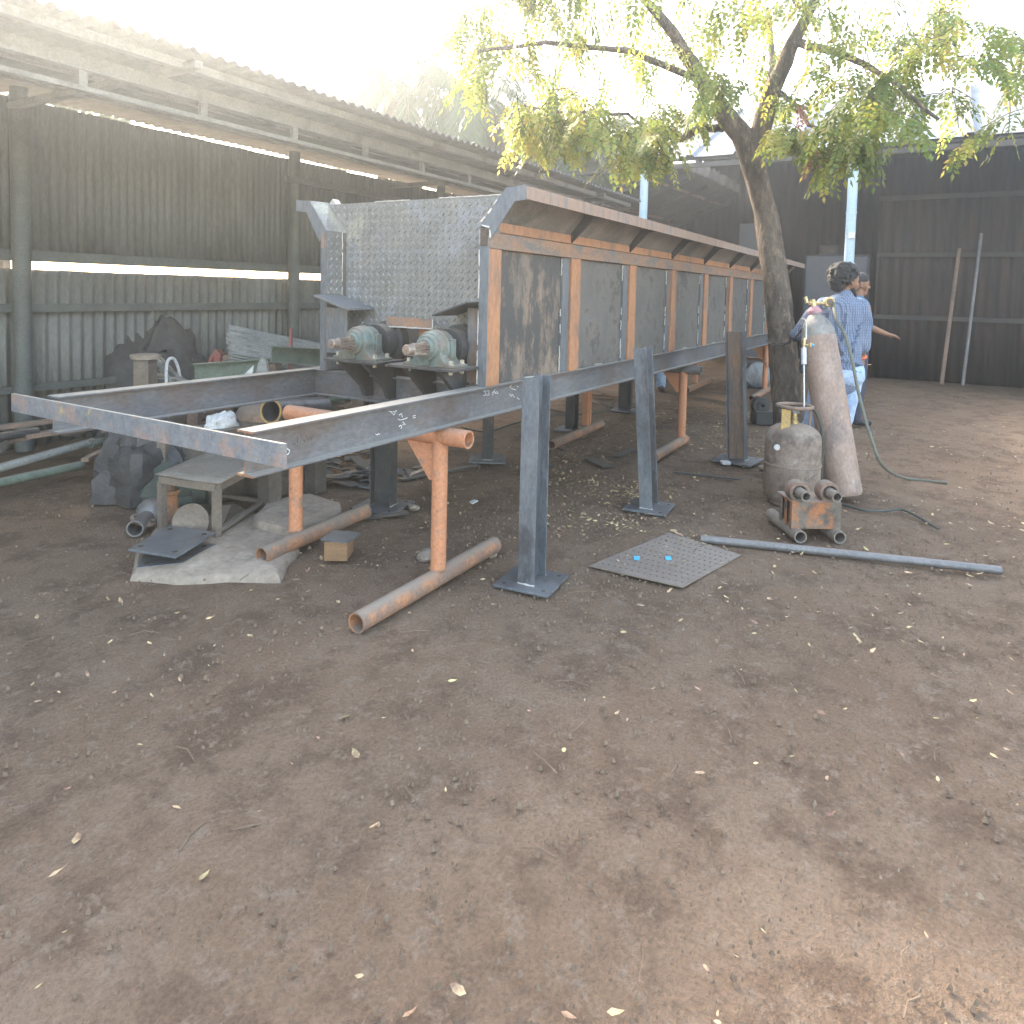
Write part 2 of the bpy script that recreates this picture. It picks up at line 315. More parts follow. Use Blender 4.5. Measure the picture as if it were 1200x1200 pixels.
def blob(name, caps, m, parent, voxel=.014, smooth=6, disp=0, dscale=4):
    """one continuous surface fused from tapered limbs; caps: (p0, r0, p1, r1[, flatten vec])"""
    bm = bmesh.new(); off = root_loc(parent)
    for c in caps:
        p0, r0, p1, r1 = Vector(c[0]), c[1], Vector(c[2]), c[3]
        sc = c[4] if len(c) > 4 else (1, 1)     # (side, front) scales of section
        fr = Vector(c[5]).normalized() if len(c) > 5 else None
        d = p1-p0; L = d.length
        if L < 1e-4: d = Vector((0, 0, 1)); L = 1e-4
        d.normalize()
        if fr is None or abs(d.dot(fr)) > .95: e1 = d.orthogonal().normalized()
        else: e1 = (fr-d*fr.dot(d)).normalized()
        e2 = d.cross(e1); seg = 16; rings = []
        prof = [(-math.cos(a)*r0, math.sin(a)*r0) for a in (math.pi*k/12 for k in range(1, 7))]
        prof += [(L+math.cos(a)*r1, math.sin(a)*r1) for a in (math.pi*k/12 for k in range(6, 0, -1))]
        for t, r in prof:
            rings.append([bm.verts.new(p0+d*t+(e1*math.cos(2*math.pi*k/seg)*sc[1]+e2*math.sin(2*math.pi*k/seg)*sc[0])*r-off) for k in range(seg)])
        for a, b in zip(rings, rings[1:]):
            for k in range(seg): bm.faces.new((a[k], a[(k+1) % seg], b[(k+1) % seg], b[k]))
        bm.faces.new(rings[0][::-1]); bm.faces.new(rings[-1])
    bmesh.ops.recalc_face_normals(bm, faces=bm.faces)
    me = bpy.data.meshes.new(name); bm.to_mesh(me); bm.free()
    o = bpy.data.objects.new(name, me); C.objects.link(o)
    r = o.modifiers.new('fuse', 'REMESH'); r.mode = 'VOXEL'; r.voxel_size = voxel
    if smooth: s_ = o.modifiers.new('smooth', 'SMOOTH'); s_.iterations = smooth; s_.factor = .5
    dg = bpy.context.evaluated_depsgraph_get(); dg.update()
    me2 = bpy.data.meshes.new_from_object(o.evaluated_get(dg)); o.modifiers.clear(); o.data = me2
    me2.name = name
    if disp:
        for vt in me2.vertices:
            n = noise.noise(vt.co*dscale)*.6+noise.noise(vt.co*dscale*2.3)*.4
            vt.co += vt.normal*n*disp
    me2.materials.clear(); me2.materials.append(m); me2.shade_smooth()
    if parent: o.parent = parent
    return o

# ------------------------------------------------------------------ ground
def ground():
    bm = bmesh.new()
    xs = [-55, -30, -15, -8, -4] + [-2+.12*i for i in range(0, 125)] + [14+1.0*i for i in range(8)] + [25, 32, 40, 55]
    ys = [-55, -30, -15, -8, -5, -3.5] + [-2.5+.12*i for i in range(0, 84)] + [8.2, 9, 10, 12, 15, 20, 30, 55]
    g = []
    for x in xs:
        row = []
        for y in ys:
            near = 1 if -2 < x < 13 and -2.5 < y < 7.5 else 0
            z = (noise.noise(Vector((x*.9, y*.9, 1)))*.022+noise.noise(Vector((x*3, y*3, 7)))*.009)*near - .010
            row.append(bm.verts.new((x, y, z)))
        g.append(row)
    for i in range(len(xs)-1):
        for j in range(len(ys)-1): bm.faces.new((g[i][j], g[i+1][j], g[i+1][j+1], g[i][j+1]))
    me = bpy.data.meshes.new('ground'); bm.to_mesh(me); bm.free(); me.shade_smooth()
    o = bpy.data.objects.new('ground', me); me.materials.append(K['dirt']); C.objects.link(o); o['kind'] = 'structure'
ground()

# ------------------------------------------------------------------ haze: added volume round everything, standing in for veiling lens glare
def glare_haze():
    mb = MB(); mb.box((-56, -56, -1.0), (56, 56, 13)); m = bpy.data.materials.new('glare_haze_air'); m.use_nodes = True
    t = m.node_tree; t.nodes.remove(t.nodes['Principled BSDF'])
    p = t.nodes.new('ShaderNodeVolumePrincipled'); p.inputs['Color'].default_value = (.82, .91, 1, 1)
    p.inputs['Density'].default_value = .0080; p.inputs['Anisotropy'].default_value = .78
    t.links.new(p.outputs[0], t.nodes['Material Output'].inputs['Volume'])
    o = mb.build('glare_haze', m); o['kind'] = 'stuff'
glare_haze()

# ------------------------------------------------------------------ left shed
def left_shed():
    t = thing('open_shed', 'long open corrugated iron shed behind the hopper with low flat roof', 'shed', (5, 5.5, 0))
    x0, x1 = -3.0, 10.6
    # roof: waves run along Y
    slope = Vector((0, 2.9, .16)).normalized()
    o = corr((x0, 4.0, 2.84), (1, 0, 0), slope, x1-x0, 2.95, .10, .016, (0, 0, 1), jag=.05, nv=3, sag=.02).build('roof', K['roof'], t, smooth=True, fix=False)
    solidify(o, .003)
    # wall: upper sheets, a bright slot, lower sheets
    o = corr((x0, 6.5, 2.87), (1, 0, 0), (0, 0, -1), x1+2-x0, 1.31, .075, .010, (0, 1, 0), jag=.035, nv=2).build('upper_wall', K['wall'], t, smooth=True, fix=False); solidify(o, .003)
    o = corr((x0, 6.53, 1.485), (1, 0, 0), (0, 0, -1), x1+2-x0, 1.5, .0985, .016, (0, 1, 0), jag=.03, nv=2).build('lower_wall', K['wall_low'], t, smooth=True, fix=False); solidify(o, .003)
    for z, hh in ((1.17, .07), (1.60, .09), (.5, .06)):
        MB().box((x0, 6.44, z-hh/2), (x1+2, 6.475, z+hh/2)).build('girt', K['girt'], t)
    for x in (-1.6, 2.95, 5.80, 8.6):
        m = MB(); m.tube([(x, 6.38, 0), (x, 6.38, 2.93)], .068, 16); m.build('pole', K['girt'], t, smooth=True)
    # end wall on the far side
    o = corr((x1+1.9, 6.5, 0), (0, -1, 0), (0, 0, 1), .9, 2.8, .1, .014, (1, 0, 0), nv=2).build('end_wall', K['wall'], t, smooth=True, fix=False); solidify(o, .003)
    # lattice girder along the front
    Y = 4.45
    g = MB(); g.box((x0, Y-.035, 2.655), (x1-1.2, Y+.035, 2.745)); g.build('top_chord', K['girder'], t)
    g = MB(); g.box((x0, Y-.02, 2.535), (x1-1.2, Y+.02, 2.565)); g.build('bottom_chord', K['girder'], t)
    xs = [3.22 + .82*i for i in range(-7, 8)]
    for x in xs: MB().box((x-.025, Y-.016, 2.565), (x+.025, Y+.016, 2.655)).build('strut', K['girder'], t)
    for y, z in ((4.2, 2.795), (5.2, 2.86), (5.9, 2.90)):
        MB().box((x0, y-.03, z-.035), (x1, y+.03, z+.02)).build('purlin', K['girder'], t)
    for x in (-1.6, 2.9, 7.5, 9.3):
        MB().box((x-.03, 4.05, 2.75), (x+.03, 6.4, 2.80)).build('rafter', K['girder'], t)
    for x in (-1.6, 9.3):
        MB().tube([(x, Y, 0), (x, Y, 2.66)], .05, 14).build('pole', K['girder'], t, smooth=True)
    MB().bar((5.6, 6.30, 2.60), (7.9, 6.30, 2.60), .05, .06).build('tie_bar', K['girt'], t)
    return t
left_shed()

# ------------------------------------------------------------------ right shed
def right_shed():
    t = thing('workshop_shed', 'tall dark open workshop at right with light metal roof and pale blue poles', 'shed', (13.5, 1, 0))
    yL, yR = 4.40, -6.5
    # front roof slope, box ribs running up the slope
    sl = Vector((3.4, 0, 1.55)).normalized(); L = 3.75
    p0 = Vector((12, yL, 3.73)); n = Vector((-sl.z, 0, sl.x)); mb = MB(); vs = []; ys = []
    y = 0; W = yL-yR
    while y < W:
        ys += [(y, 0), (y+.62, 0), (y+.66, .05), (y+.74, .05), (y+.78, 0)]; y += .8
    fs = []
    rows = 11
    for i, (yy, hh) in enumerate(ys):
        for k in range(rows):
            q = p0+Vector((0, -yy, 0))+sl*(L*k/(rows-1))+n*(hh+(.012 if k % 2 else 0)); vs.append(q)
    for i in range(len(ys)-1):
        for k in range(rows-1): fs.append((i*rows+k, (i+1)*rows+k, (i+1)*rows+k+1, i*rows+k+1))
    mb.add(vs, fs); o = mb.build('front_roof', K['light_roof'], t, fix=False); solidify(o, .004)
    top = p0+sl*L
    o = corr((top.x, yL, top.z), (0, -1, 0), (3.0, 0, -1.2), W, 3.3, .1, .015, (0, 0, 1), nv=2).build('rear_roof', K['dark_roof'], t, smooth=True, fix=False); solidify(o, .003)
    # ceiling under the front slope, its unlit dark put into the colour
    MB().prism([(12.05, yL-.05, 3.70), (12.05, yR, 3.70), (15.3, yR, 5.17), (15.3, yL-.05, 5.17)], (0.0, 0, -.02)).build('ceiling', K['dark_roof'], t)
    # rear wall
    o = corr((17.2, 8.2, 0), (0, -1, 0), (0, 0, 1), 15, 4.55, .19, .02, (1, 0, 0), nv=2).build('rear_wall', K['brown_wall'], t, smooth=True, fix=False); solidify(o, .004)
    o = corr((12.6, yR, 0), (1, 0, 0), (0, 0, 1), 5, 3.7, .19, .02, (0, 1, 0), nv=2).build('side_wall', K['brown_wall'], t, smooth=True, fix=False); solidify(o, .004)
    # nearer dark inner wall at the right
    o = corr((14.4, .95, 0), (0, -1, 0), (0, 0, 1), 7.4, 3.9, .16, .018, (1, 0, 0), nv=2).build('inner_wall', K['brown_wall'], t, smooth=True, fix=False); solidify(o, .004)
    # gable: sheet above a ragged slot
    gp = [(12.85, 4.06), (15.3, 5.18), (17.7, 4.22)]+[(17.7-.12*k, 4.02+.05*(k % 2)+.06*noise.noise(Vector((k*.7, 2, 1)))) for k in range(40)]
    MB().prism([(x_, 4.1, z_) for x_, z_ in gp], (0, .012, 0)).build('gable_sheet', K['dark_roof'], t)
    # lean-to roof falling away to the left
    dn = Vector((0, 3.6, -1.45)).normalized()
    o = corr((12.0, 4.05, 3.68), (1, 0, .03), dn, 5.2, 4.2, .16, .022, (0, dn.z*-1, dn.y), jag=.05, nv=3, sag=.04).build('lean_to_roof', K['dark_roof'], t, smooth=True, fix=False); solidify(o, .004)
    for k in range(9):
        y = 3.6-k*1.2; MB().bar((12.1, y, 3.66), (15.25, y, 5.1), .06, .10).build('ceiling_rafter', K['dark_roof'], t)
    for k in range(5):
        x = 12.12+k*1.15; a = Vector((x, 4.05, 3.60)); MB().bar(a, a+dn*4.1, .06, .07).build('rafter', K['dark_roof'], t)
    for k in range(4):
        a = Vector((12.0, 4.05, 3.64))+dn*(.5+k*1.05); MB().bar(a, a+Vector((5.2, 0, .12)), .05, .04).build('purlin', K['rusty'], t)
    MB().box((12.0, -6.5, 3.56), (12.06, 8.0, 3.64)).build('eave_beam', K['dark_roof'], t)
    for y, top_ in ((4.50, 3.58), (1.17, 3.60), (-2.4, 3.60), (-6.0, 3.60)):
        m = MB(); m.tube([(12.03, y, 0), (12.03, y, top_)], .072, 20)
        p = m.build('pole', K['blue_pole'], t, smooth=True)
        m = MB(); m.tube([(12.03, y, top_-.9), (12.03, y, top_-.87)], .078, 20); m.build('collar', K['blue_pole'], p, smooth=True)
    m = MB(); q = ox(998, 276, 11.95); m.box(q+V(-.02, -.045, -.045), q+V(.02, .045, .045)); m.build('switch_box', K['white'], t, bevel=.006)
    q = ox(997, 312, 11.95); m = MB(); m.box(q+V(-.02, -.05, -.06), q+V(.02, .05, .05)); m.build('paper_notice', K['white'], t)
    m = MB(); m.tube([(12.02, 4.5, 2.75), (12.02, 7.6, 2.78)], .03, 8); m.build('tie_bar', K['girder'], t)
    return t
right_shed()
def panel_at(name, label, cat, px0, py0, px1, py1, X, m, th=.05, frame=None):
    a = ox(px0, py0, X); b = ox(px1, py1, X); z0 = max(0, min(a.z, b.z))
    t = thing(name, label, cat, (X+th/2, (a.y+b.y)/2, z0))
    MB().box((X, a.y, z0), (X+th, b.y, max(a.z, b.z))).build('panel', m, t, bevel=.01)
    if frame:
        f = MB(); y0, y1 = sorted((a.y, b.y)); z1 = max(a.z, b.z)
        for q in (((y0-.03, z0-.03), (y1+.03, z0)), ((y0-.03, z1), (y1+.03, z1+.03)), ((y0-.03, z0), (y0, z1)), ((y1, z0), (y1+.03, z1))):
            f.box((X-.03, q[0][0], q[0][1]), (X+th, q[1][0], q[1][1]))
        f.build('frame', frame, t)
    return t
panel_at('storage_cabinet', 'tall grey-blue cabinet in the dark workshop behind the man in the striped shirt', 'cabinet', 945, 300, 1010, 440, 14.2, K['screen'], .5, K['black'])
panel_at('partition_board', 'grey board standing in the dark workshop left of the tree trunk', 'board', 867, 262, 905, 420, 14.5, K['screen'], .05)
panel_at('meter_box', 'small black framed box hanging on the workshop wall right of the tree', 'box', 964, 289, 978, 297, 14.25, K['pipe_in'], .08, K['black'])

def leaning():
    rn = random.Random(9)
    for k, (y, lb, mk, r) in enumerate(((-.15, 'rusty pipe leaning on the dark workshop wall, nearest the blue pole', 'rusty', .03), (-.45, 'grey pipe leaning on the dark workshop wall beside the rusty pipe', 'steel_pipe', .025),
                                  (-1.6, 'orange-brown flat steel leaning on the dark workshop wall', 'orange_dirty', .035), (-3.2, 'long dark bar leaning at the far right of the workshop wall', 'dark', .03))):
        m = MB(); m.tube([(13.7+.1*k, y, .03), (14.32, y-.15, 2.3+.25*k)], r, 10); tag(m.build('leaning_pipe', K[mk], None, smooth=True), lb, 'pipe')
    for z in (1.1, 2.2, 3.2): MB().box((14.33, -6.4, z-.04), (14.375, .95, z+.04)).build('wall_rail', K['dark_roof'], bpy.data.objects['workshop_shed'])
    t = thing('work_bench', 'low dark bench with rusty parts on it in front of the workshop wall', 'bench', (13.2, -2.2, 0))
    MB().box((12.8, -3.1, .70), (13.6, -1.3, .76)).build('bench_top', K['rusty'], t, bevel=.005)
    for x in (12.86, 13.54):
        for y in (-3.04, -1.36): MB().box((x-.03, y-.03, 0), (x+.03, y+.03, .70)).build('leg', K['dark'], t)
    m = MB(); m.lathe((13.2, -2.5, .76), (0, 0, 1), [(0, .12), (.1, .12), (.12, .06), (.25, .05), (.26, .02)], 20); tag(m.build('casting', K['rusty'], None, smooth=True), 'round rusty casting on the workshop bench', 'casting')
leaning()

# ------------------------------------------------------------------ the feed hopper on its beam frame
H0, H1 = 2.97, 11.3
hop = thing('feed_hopper', 'long steel feed hopper with flared rims, rusty side panels and two gearboxes', 'hopper', (6.5, 2.5, .765))
def weld(mb, a, b, r=.004, jit=.0015):
    a = Vector(a); b = Vector(b); n = max(3, int((b-a).length/.02)); pts = [a.lerp(b, i/n)+Vector([random.uniform(-jit, jit) for _ in range(3)]) for i in range(n+1)]
    mb.tube(pts, [r*random.uniform(.7, 1.3) for _ in pts], 5)
def hopper():
    t = hop
    for y, xa, xb in ((1.94, 1.56, 11.6), (3.14, 1.56, 11.6)):
        m = MB(); sweep(m, i_prof(.155, .08), (xa, y, .8425), (0, 1, 0), (0, 0, 1), (xb-xa, 0, 0)); b = m.build('long_beam', K['steel'], t, bevel=.0015)
        if y < 2:
            m = MB()
            e = i_prof(.154, .079, .0075, .0055); sweep(m, e, (1.5585, y, .8425), (0, 1, 0), (0, 0, 1), (.001, 0, 0)); m.build('cut_end', K['orange'], b)
            # chalk marks on the web
            yy = 1.9355; ch = MB()
            def st(px, r=.0016):
                ch.tube([oy(a, b_, yy) for a, b_ in px], r, 4)
            st([(566.5, 459), (568, 457.8), (569.6, 458.6), (568.4, 460.6), (570, 462), (568.6, 463.6), (566.8, 463.2)])
            st([(570.6, 458.6), (572, 457.4), (573.4, 458.2), (572.2, 460.2), (573.6, 461.6), (572.4, 463.2), (570.4, 462.8)])
            st([(580, 456.4), (578.4, 459), (577.4, 462.6), (576.6, 462.6)]); st([(576.4, 459.8), (579.6, 459), (580.6, 461.4), (581.4, 459), (583.6, 459.6), (583, 461.4), (581.4, 461)])
            st([(599.5, 451), (597.5, 453.5), (600, 455.5), (604.5, 457)]); st([(597, 461.5), (599, 464.5), (600, 462), (603, 465.5)]); st([(606, 452.5), (607, 453.5)]); st([(606, 466), (608.5, 468)])
            st([(455.5, 482), (461, 482.8), (465, 480.6), (461.5, 486.4), (458.5, 483)]); st([(467.5, 486.5), (470.5, 484.6), (471.5, 489)]); st([(466.5, 491), (468.5, 492.3), (475, 490.6), (477.6, 489.4)])
            st([(467.5, 500), (469.5, 498.2), (471, 500.8), (469.8, 502.4)]); st([(472, 494.5), (475, 497.5), (471.8, 498)]); st([(483.5, 487.8), (487, 486.6)]); st([(484, 490), (487, 489)])
            st([(334.5, 521.5), (334, 524), (339.5, 528), (338, 532), (331, 534.5)], .002); st([(440, 508.5), (442, 509.8), (443.6, 508), (445, 509)])
            ch.build('chalk_marks', K['chalk'], b)
            em = MB()   # raised rolling mark, hardly lighter than the web
            def se(px): em.tube([oy(a, b_, yy+.0005) for a, b_ in px], .0014, 4)
            se([(349, 512), (348.7, 519.4), (346.2, 521.2), (344.4, 519.4)]); se([(357.6, 510.6), (354.2, 509.6), (352.8, 512), (356.8, 515), (356.4, 518.4), (352.6, 518.8)])
            se([(359.4, 509), (361.4, 517), (363.4, 511), (365.4, 516), (367.4, 508)])
            em.build('rolled_letters', K['steel'], b)
    # cross beam under the front plate, and others
    for x in (3.02, 5.4, 7.8, 10.2):
        m = MB(); sweep(m, i_prof(.150, .08), (x, 1.945, .8425), (1, 0, 0), (0, 0, 1), (0, 1.19, 0)); m.build('cross_beam', K['steel'], t, bevel=.0015)
    # patchy channel across the free beam ends
    m = MB(); xx = 1.50
    m.box((xx, 1.69, .842), (xx+.014, 3.35, .918))
    m.build('front_channel', K['channel'], t, bevel=.001)
    # outer posts of the front
    m = MB(); m.box((H0, 1.903, .921), (H0+.10, 1.958, 1.715)); m.build('corner_post', K['strip'], t, bevel=.002)
    m = MB(); m.box((H0-.003, 1.903, 1.615), (H0+.004, 1.909, 1.715)); m.box((H0-.003, 1.909, 1.707), (H0+.004, 1.956, 1.715)); m.build('post_end', K['under'], t)
    m = MB(); m.box((H0-.004, 1.910, 1.622), (H0-.0005, 1.952, 1.706)); m.build('post_slot', K['pipe_in'], t)
    m = MB(); m.box((H0, 3.005, .921), (H0+.10, 3.05, 1.715)); m.build('corner_post', K['strip'], t, bevel=.002)
    m = MB(); m.box((H0-.004, 3.018, 1.625), (H0-.0005, 3.040, 1.705)); m.build('post_slot', K['rusty'], t)
    # front chequer plate: recessed, wider at the top
    XF = 3.09
    poly = [(2.965, 1.19), (2.965, 1.72), (3.10, 1.885), (1.84, 1.885), (1.957, 1.715), (1.957, .93), (2.03, .93), (2.03, 1.19)]
    m = MB(); m.prism([(XF, y, z) for y, z in poly], (.006, 0, 0))
    def inside(y, z):
        lo = 1.965 if z < 1.715 else 1.965-(z-1.715)*.68
        hi = 2.955 if z < 1.72 else 2.955+(z-1.72)*.8
        return lo < y < hi and 1.2 < z < 1.875
    def tread(mb, o, ea, eb, nrm, p, test, n0, n1):
        o, ea, eb, nrm = map(Vector, (o, ea, eb, nrm)); l, w_ = .0145, .0052
        for i in range(n0):
            for j in range(n1):
                a = (i+.5*(j % 2))*p; b = j*p*.5
                if not test(a, b): continue
                s_ = 1 if j % 2 else -1
                c = o+ea*a+eb*b; d = (ea*.62+eb*.78*s_).normalized(); e = (ea*.78-eb*.62*s_).normalized()
                top_ = .0048
                vs = [c-d*l, c-e*w_, c+d*l, c+e*w_, c-d*l*.5+nrm*top_, c+d*l*.5+nrm*top_]
                mb.add(vs, [(0, 1, 4), (1, 2, 5, 4), (2, 3, 5), (3, 0, 4, 5)])
    fp = m.build('front_plate', K['chequer'], t)
    m = MB(); tread(m, (XF-.0003, 1.80, .94), (0, 1, 0), (0, 0, 1), (-1, 0, 0), .043, lambda a, b: inside(1.80+a, .94+b), 34, 46); m.build('tread_pattern', K['tread'], fp, fix=False)
    # left inner return plate with tread
    m = MB(); m.box((H0, 2.995, .93), (XF, 3.001, 1.72)); rp = m.build('return_plate', K['chequer'], t)
    m = MB(); tread(m, (H0+.01, 2.9955, .94), (1, 0, 0), (0, 0, 1), (0, -1, 0), .043, lambda a, b: a < .105 and b < .76, 4, 40); m.build('tread_pattern', K['tread'], rp, fix=False)
    # weld beads framing the plate
    m = MB()
    for z0, z1 in ((.93, 1.1), (1.13, 1.3), (1.36, 1.5), (1.52, 1.6), (1.63, 1.70)): weld(m, (H0+.002, 1.959, z0), (H0+.002, 1.959, z1))
    for z0, z1 in ((.99, 1.15), (1.2, 1.4), (1.43, 1.6), (1.62, 1.72)): weld(m, (XF-.004, 2.992, z0), (XF-.004, 2.992, z1), .003)
    weld(m, (XF-.003, 1.85, 1.885), (XF-.003, 2.3, 1.886), .003); weld(m, (XF-.003, 2.5, 1.886), (XF-.003, 2.75, 1.886), .003)
    for q in ((1.94, 1.75), (1.90, 1.79), (1.87, 1.83)): weld(m, (H0-.001, q[0]+.01, q[1]-.01), (H0-.001, q[0]-.01, q[1]+.012), .004)
    weld(m, (H0-.002, 1.90, 1.71), (H0-.002, 1.945, 1.722), .006); weld(m, (H0-.002, 1.895, 1.66), (H0-.002, 1.90, 1.70), .005)
    m.build('weld_beads', K['weld'], t, smooth=True)
    # side plates
    MB().box((H0+.13, 1.935, .925), (H1, 1.941, 1.72)).build('near_wall', K['panel'], t)
    MB().box((XF, 3.001, .925), (H1, 3.007, 1.72)).build('far_wall', K['panel'], t)
    MB().box((H1, 1.935, .925), (H1+.006, 3.007, 1.885)).build('rear_plate', K['panel'], t)
    MB().box((XF+.006, 1.945, 1.02), (H1, 3.0, 1.03)).build('floor_plate', K['dark'], t)
    # bays: column, strip, panel, welds
    cols = [2.96+.012]+[3.90, 4.86, 5.815, 6.79, 7.77, 8.765, 9.81, 10.8]
    wds = [.115]+[.13]*8
    for i, (x, wd) in enumerate(zip(cols, wds)):
        m = MB(); m.box((x, 1.900, .921), (x+wd, 1.934, 1.608)); c = m.build('column', K['orange'], t, bevel=.003)
        if i:
            m = MB(); m.box((x-.088, 1.914, .921), (x-.002, 1.934, 1.606)); m.build('column_strip', K['strip'], t, bevel=.002)
        x1 = (cols[i+1]-.092) if i+1 < len(cols) else H1
        if x1-x-wd > .1:
            m = MB(); n = 14
            vs = []; fs = []
            for a in range(n+1):
                for b_ in range(n+1):
                    u_, v_ = a/n, b_/n; d = .006*noise.noise(Vector((u_*3+i*7, v_*3, 2)))*math.sin(math.pi*u_)*math.sin(math.pi*v_)
                    vs.append((x+wd+.002+(x1-x-wd-.006)*u_, 1.928+d, .922+(1.606-.922)*v_))
            for a in range(n):
                for b_ in range(n): fs.append((a*(n+1)+b_, (a+1)*(n+1)+b_, (a+1)*(n+1)+b_+1, a*(n+1)+b_+1))
            m.add(vs, fs); p = m.build('side_panel', K['panel_rusty'] if i == 0 else K['panel'], t, smooth=True)
            if i == 0: p['label'] = 'side panel nearest the gears, blotched with light rust'
            m = MB(); xw = x1-.003
            for z0, z1 in ((1.50, 1.60), (1.24, 1.30), (1.14, 1.21), (.935, 1.08)):
                weld(m, (xw, 1.922, z0+random.uniform(-.02, .02)), (xw, 1.922, z1), .0045)
            weld(m, (x+wd+.3, 1.925, .926), (x+wd+.42, 1.925, .926), .004)
            m.build('weld_bead', K['weld'], p, smooth=True)
    # top rail and beltline
    m = MB(); m.box((H0+.004, 1.898, 1.609), (H1, 1.94, 1.690)); m.build('top_rail', K['rail'], t, bevel=.003)
    m = MB(); m.box((H0+.02, 1.921, 1.696), (H1, 1.951, 1.748)); m.build('upper_rail', K['orange'], t, bevel=.003)
    # flared rims, near and far
    def flare(sgn, yb, yt, yl, mm):
        m = MB(); xx0, xx1 = H0+.008, 11.38; th = .006
        pr = [(yb, 1.72), (yt, 1.896), (yl, 1.903), (yl, 1.903-th), (yt+sgn*-.001, 1.896-th), (yb+sgn*-.0, 1.72-th*1.3)]
        m.prism([(xx0, y, z) for y, z in pr], (xx1-xx0, 0, 0)); f = m.build('flared_rim', mm, t)
        m = MB(); m.box((xx0, yl-.003, 1.842), (xx1, yl+.003, 1.906)); m.build('rim_lip', K['lip'], t, bevel=.001)
    flare(-1, 1.956, 1.812, 1.706, K['under']); flare(1, 3.004, 3.145, 3.249, K['under'])
    # end channels of the rims
    def endch(pts, m_):
        m = MB(); m.prism([(H0-.003, y, z) for y, z in pts], (.007, 0, 0)); 
        o = pts[:len(pts)//2]
        for a, b in zip(o, o[1:]):
            pa = Vector((H0+.02, a[0], a[1]+.004)); pb = Vector((H0+.02, b[0], b[1]+.004))
            m.add([(H0-.003, a[0], a[1]), (H0-.003, b[0], b[1]), (H0+.06, b[0], b[1]), (H0+.06, a[0], a[1]), (H0-.003, a[0], a[1]+.006), (H0-.003, b[0], b[1]+.006), (H0+.06, b[0], b[1]+.006), (H0+.06, a[0], a[1]+.006)],
                  [(0, 1, 2, 3), (7, 6, 5, 4), (0, 4, 5, 1), (3, 2, 6, 7), (1, 5, 6, 2), (0, 3, 7, 4)])
        return m.build('rim_end_channel', m_, t)
    endch([(1.957, 1.715), (1.813, 1.892), (1.702, 1.902), (1.697, 1.838), (1.760, 1.832), (1.893, 1.655)], K['strip'])
    endch([(3.005, 1.715), (3.141, 1.888), (3.249, 1.896), (3.249, 1.838), (3.165, 1.830), (3.056, 1.655)], K['strip'])
    m = MB(); m.prism([(H0, 3.005, 1.722), (H0, 3.135, 1.893), (XF, 3.105, 1.893), (XF, 3.0, 1.722)], (0, .003, .002)); m.build('rim_end_plate', K['chequer'], t)
    m = MB(); m.prism([(XF+.01, 3.06, 1.885), (XF+.01, 3.12, 1.885), (XF+.01, 3.09, 1.92)], (.05, 0, 0)); m.build('lifting_tab', K['weld'], t)
    # brackets under the near rim
    for x in cols[1:]:
        m = MB(); m.prism([(x+.02, 1.917, 1.700), (x+.02, 1.94, 1.735), (x+.02, 1.812, 1.886), (x+.02, 1.714, 1.893), (x+.02, 1.714, 1.85), (x+.02, 1.78, 1.84)], (.012, 0, 0)); m.build('rim_bracket', K['dark'], t)
        m = MB(); weld(m, (x+.015, 1.914, 1.625), (x+.015, 1.916, 1.69), .005); m.build('bracket_weld', K['weld'], t, smooth=True)
    # guard plates over the gears
    m = MB(); m.prism([(2.86, 2.99, 1.345), (2.86, 2.745, 1.275), (3.085, 2.745, 1.275), (3.085, 2.99, 1.345)], (0, 0, .012)); m.build('guard_plate', K['strip'], t, bevel=.002)
    m = MB(); m.box((2.93, 2.955, .93), (3.085, 2.962, 1.325)); m.box((2.93, 2.80, 1.03), (2.937, 2.955, 1.285)); m.build('guard_web', K['strip'], t)
    m = MB(); m.prism([(2.87, 1.962, 1.335), (2.87, 2.17, 1.265), (3.085, 2.17, 1.265), (3.085, 1.962, 1.335)], (0, 0, .010)); m.build('guard_plate', K['dark'], t, bevel=.002)
    m = MB(); m.box((2.985, 1.962, .93), (2.992, 2.03, 1.31)); m.build('guard_web', K['strip'], t)
    m = MB(); m.box((3.0, 2.26, 1.19), (3.088, 2.58, 1.196)); m.box((3.0, 2.26, 1.196), (3.006, 2.58, 1.245)); m.build('centre_shelf', K['rail'], t, bevel=.001)
    m = MB(); weld(m, (2.998, 2.26, 1.192), (2.998, 2.58, 1.192), .004); weld(m, (2.998, 2.262, 1.2), (2.998, 2.262, 1.245), .004); m.build('shelf_weld', K['weld'], t, smooth=True)
    m = MB(); m.box((3.10, 2.33, .93), (3.13, 2.43, 1.19)); m.build('centre_post', K['orange'], t, bevel=.002)
    # gearboxes
    for gi, (yc, ya, yb) in enumerate(((2.60, 2.425, 2.79), (2.12, 1.945, 2.352))):
        pl = MB().box((2.745, ya, 1.008), (2.975, yb, 1.022)).build('gear_plate', K['dark'], t, bevel=.002)
        for yy in (ya+.09, yb-.11):
            MB().prism([(2.76, yy, 1.007), (3.015, yy, 1.007), (3.015, yy, .80), (2.96, yy, .80), (2.93, yy, .86)], (0, .028, 0)).build('plate_bracket', K['dark'], pl, bevel=.002)
        zc = 1.114; g = MB()
        g.lathe((2.742, yc, zc), (1, 0, 0), [(0, .040), (0, .046), (.006, .049), (.012, .049), (.014, .062), (.024, .066), (.036, .067), (.038, .076), (.052, .083), (.085, .085), (.088, .089), (.102, .089), (.105, .084), (.15, .082), (.16, .06)], 36)
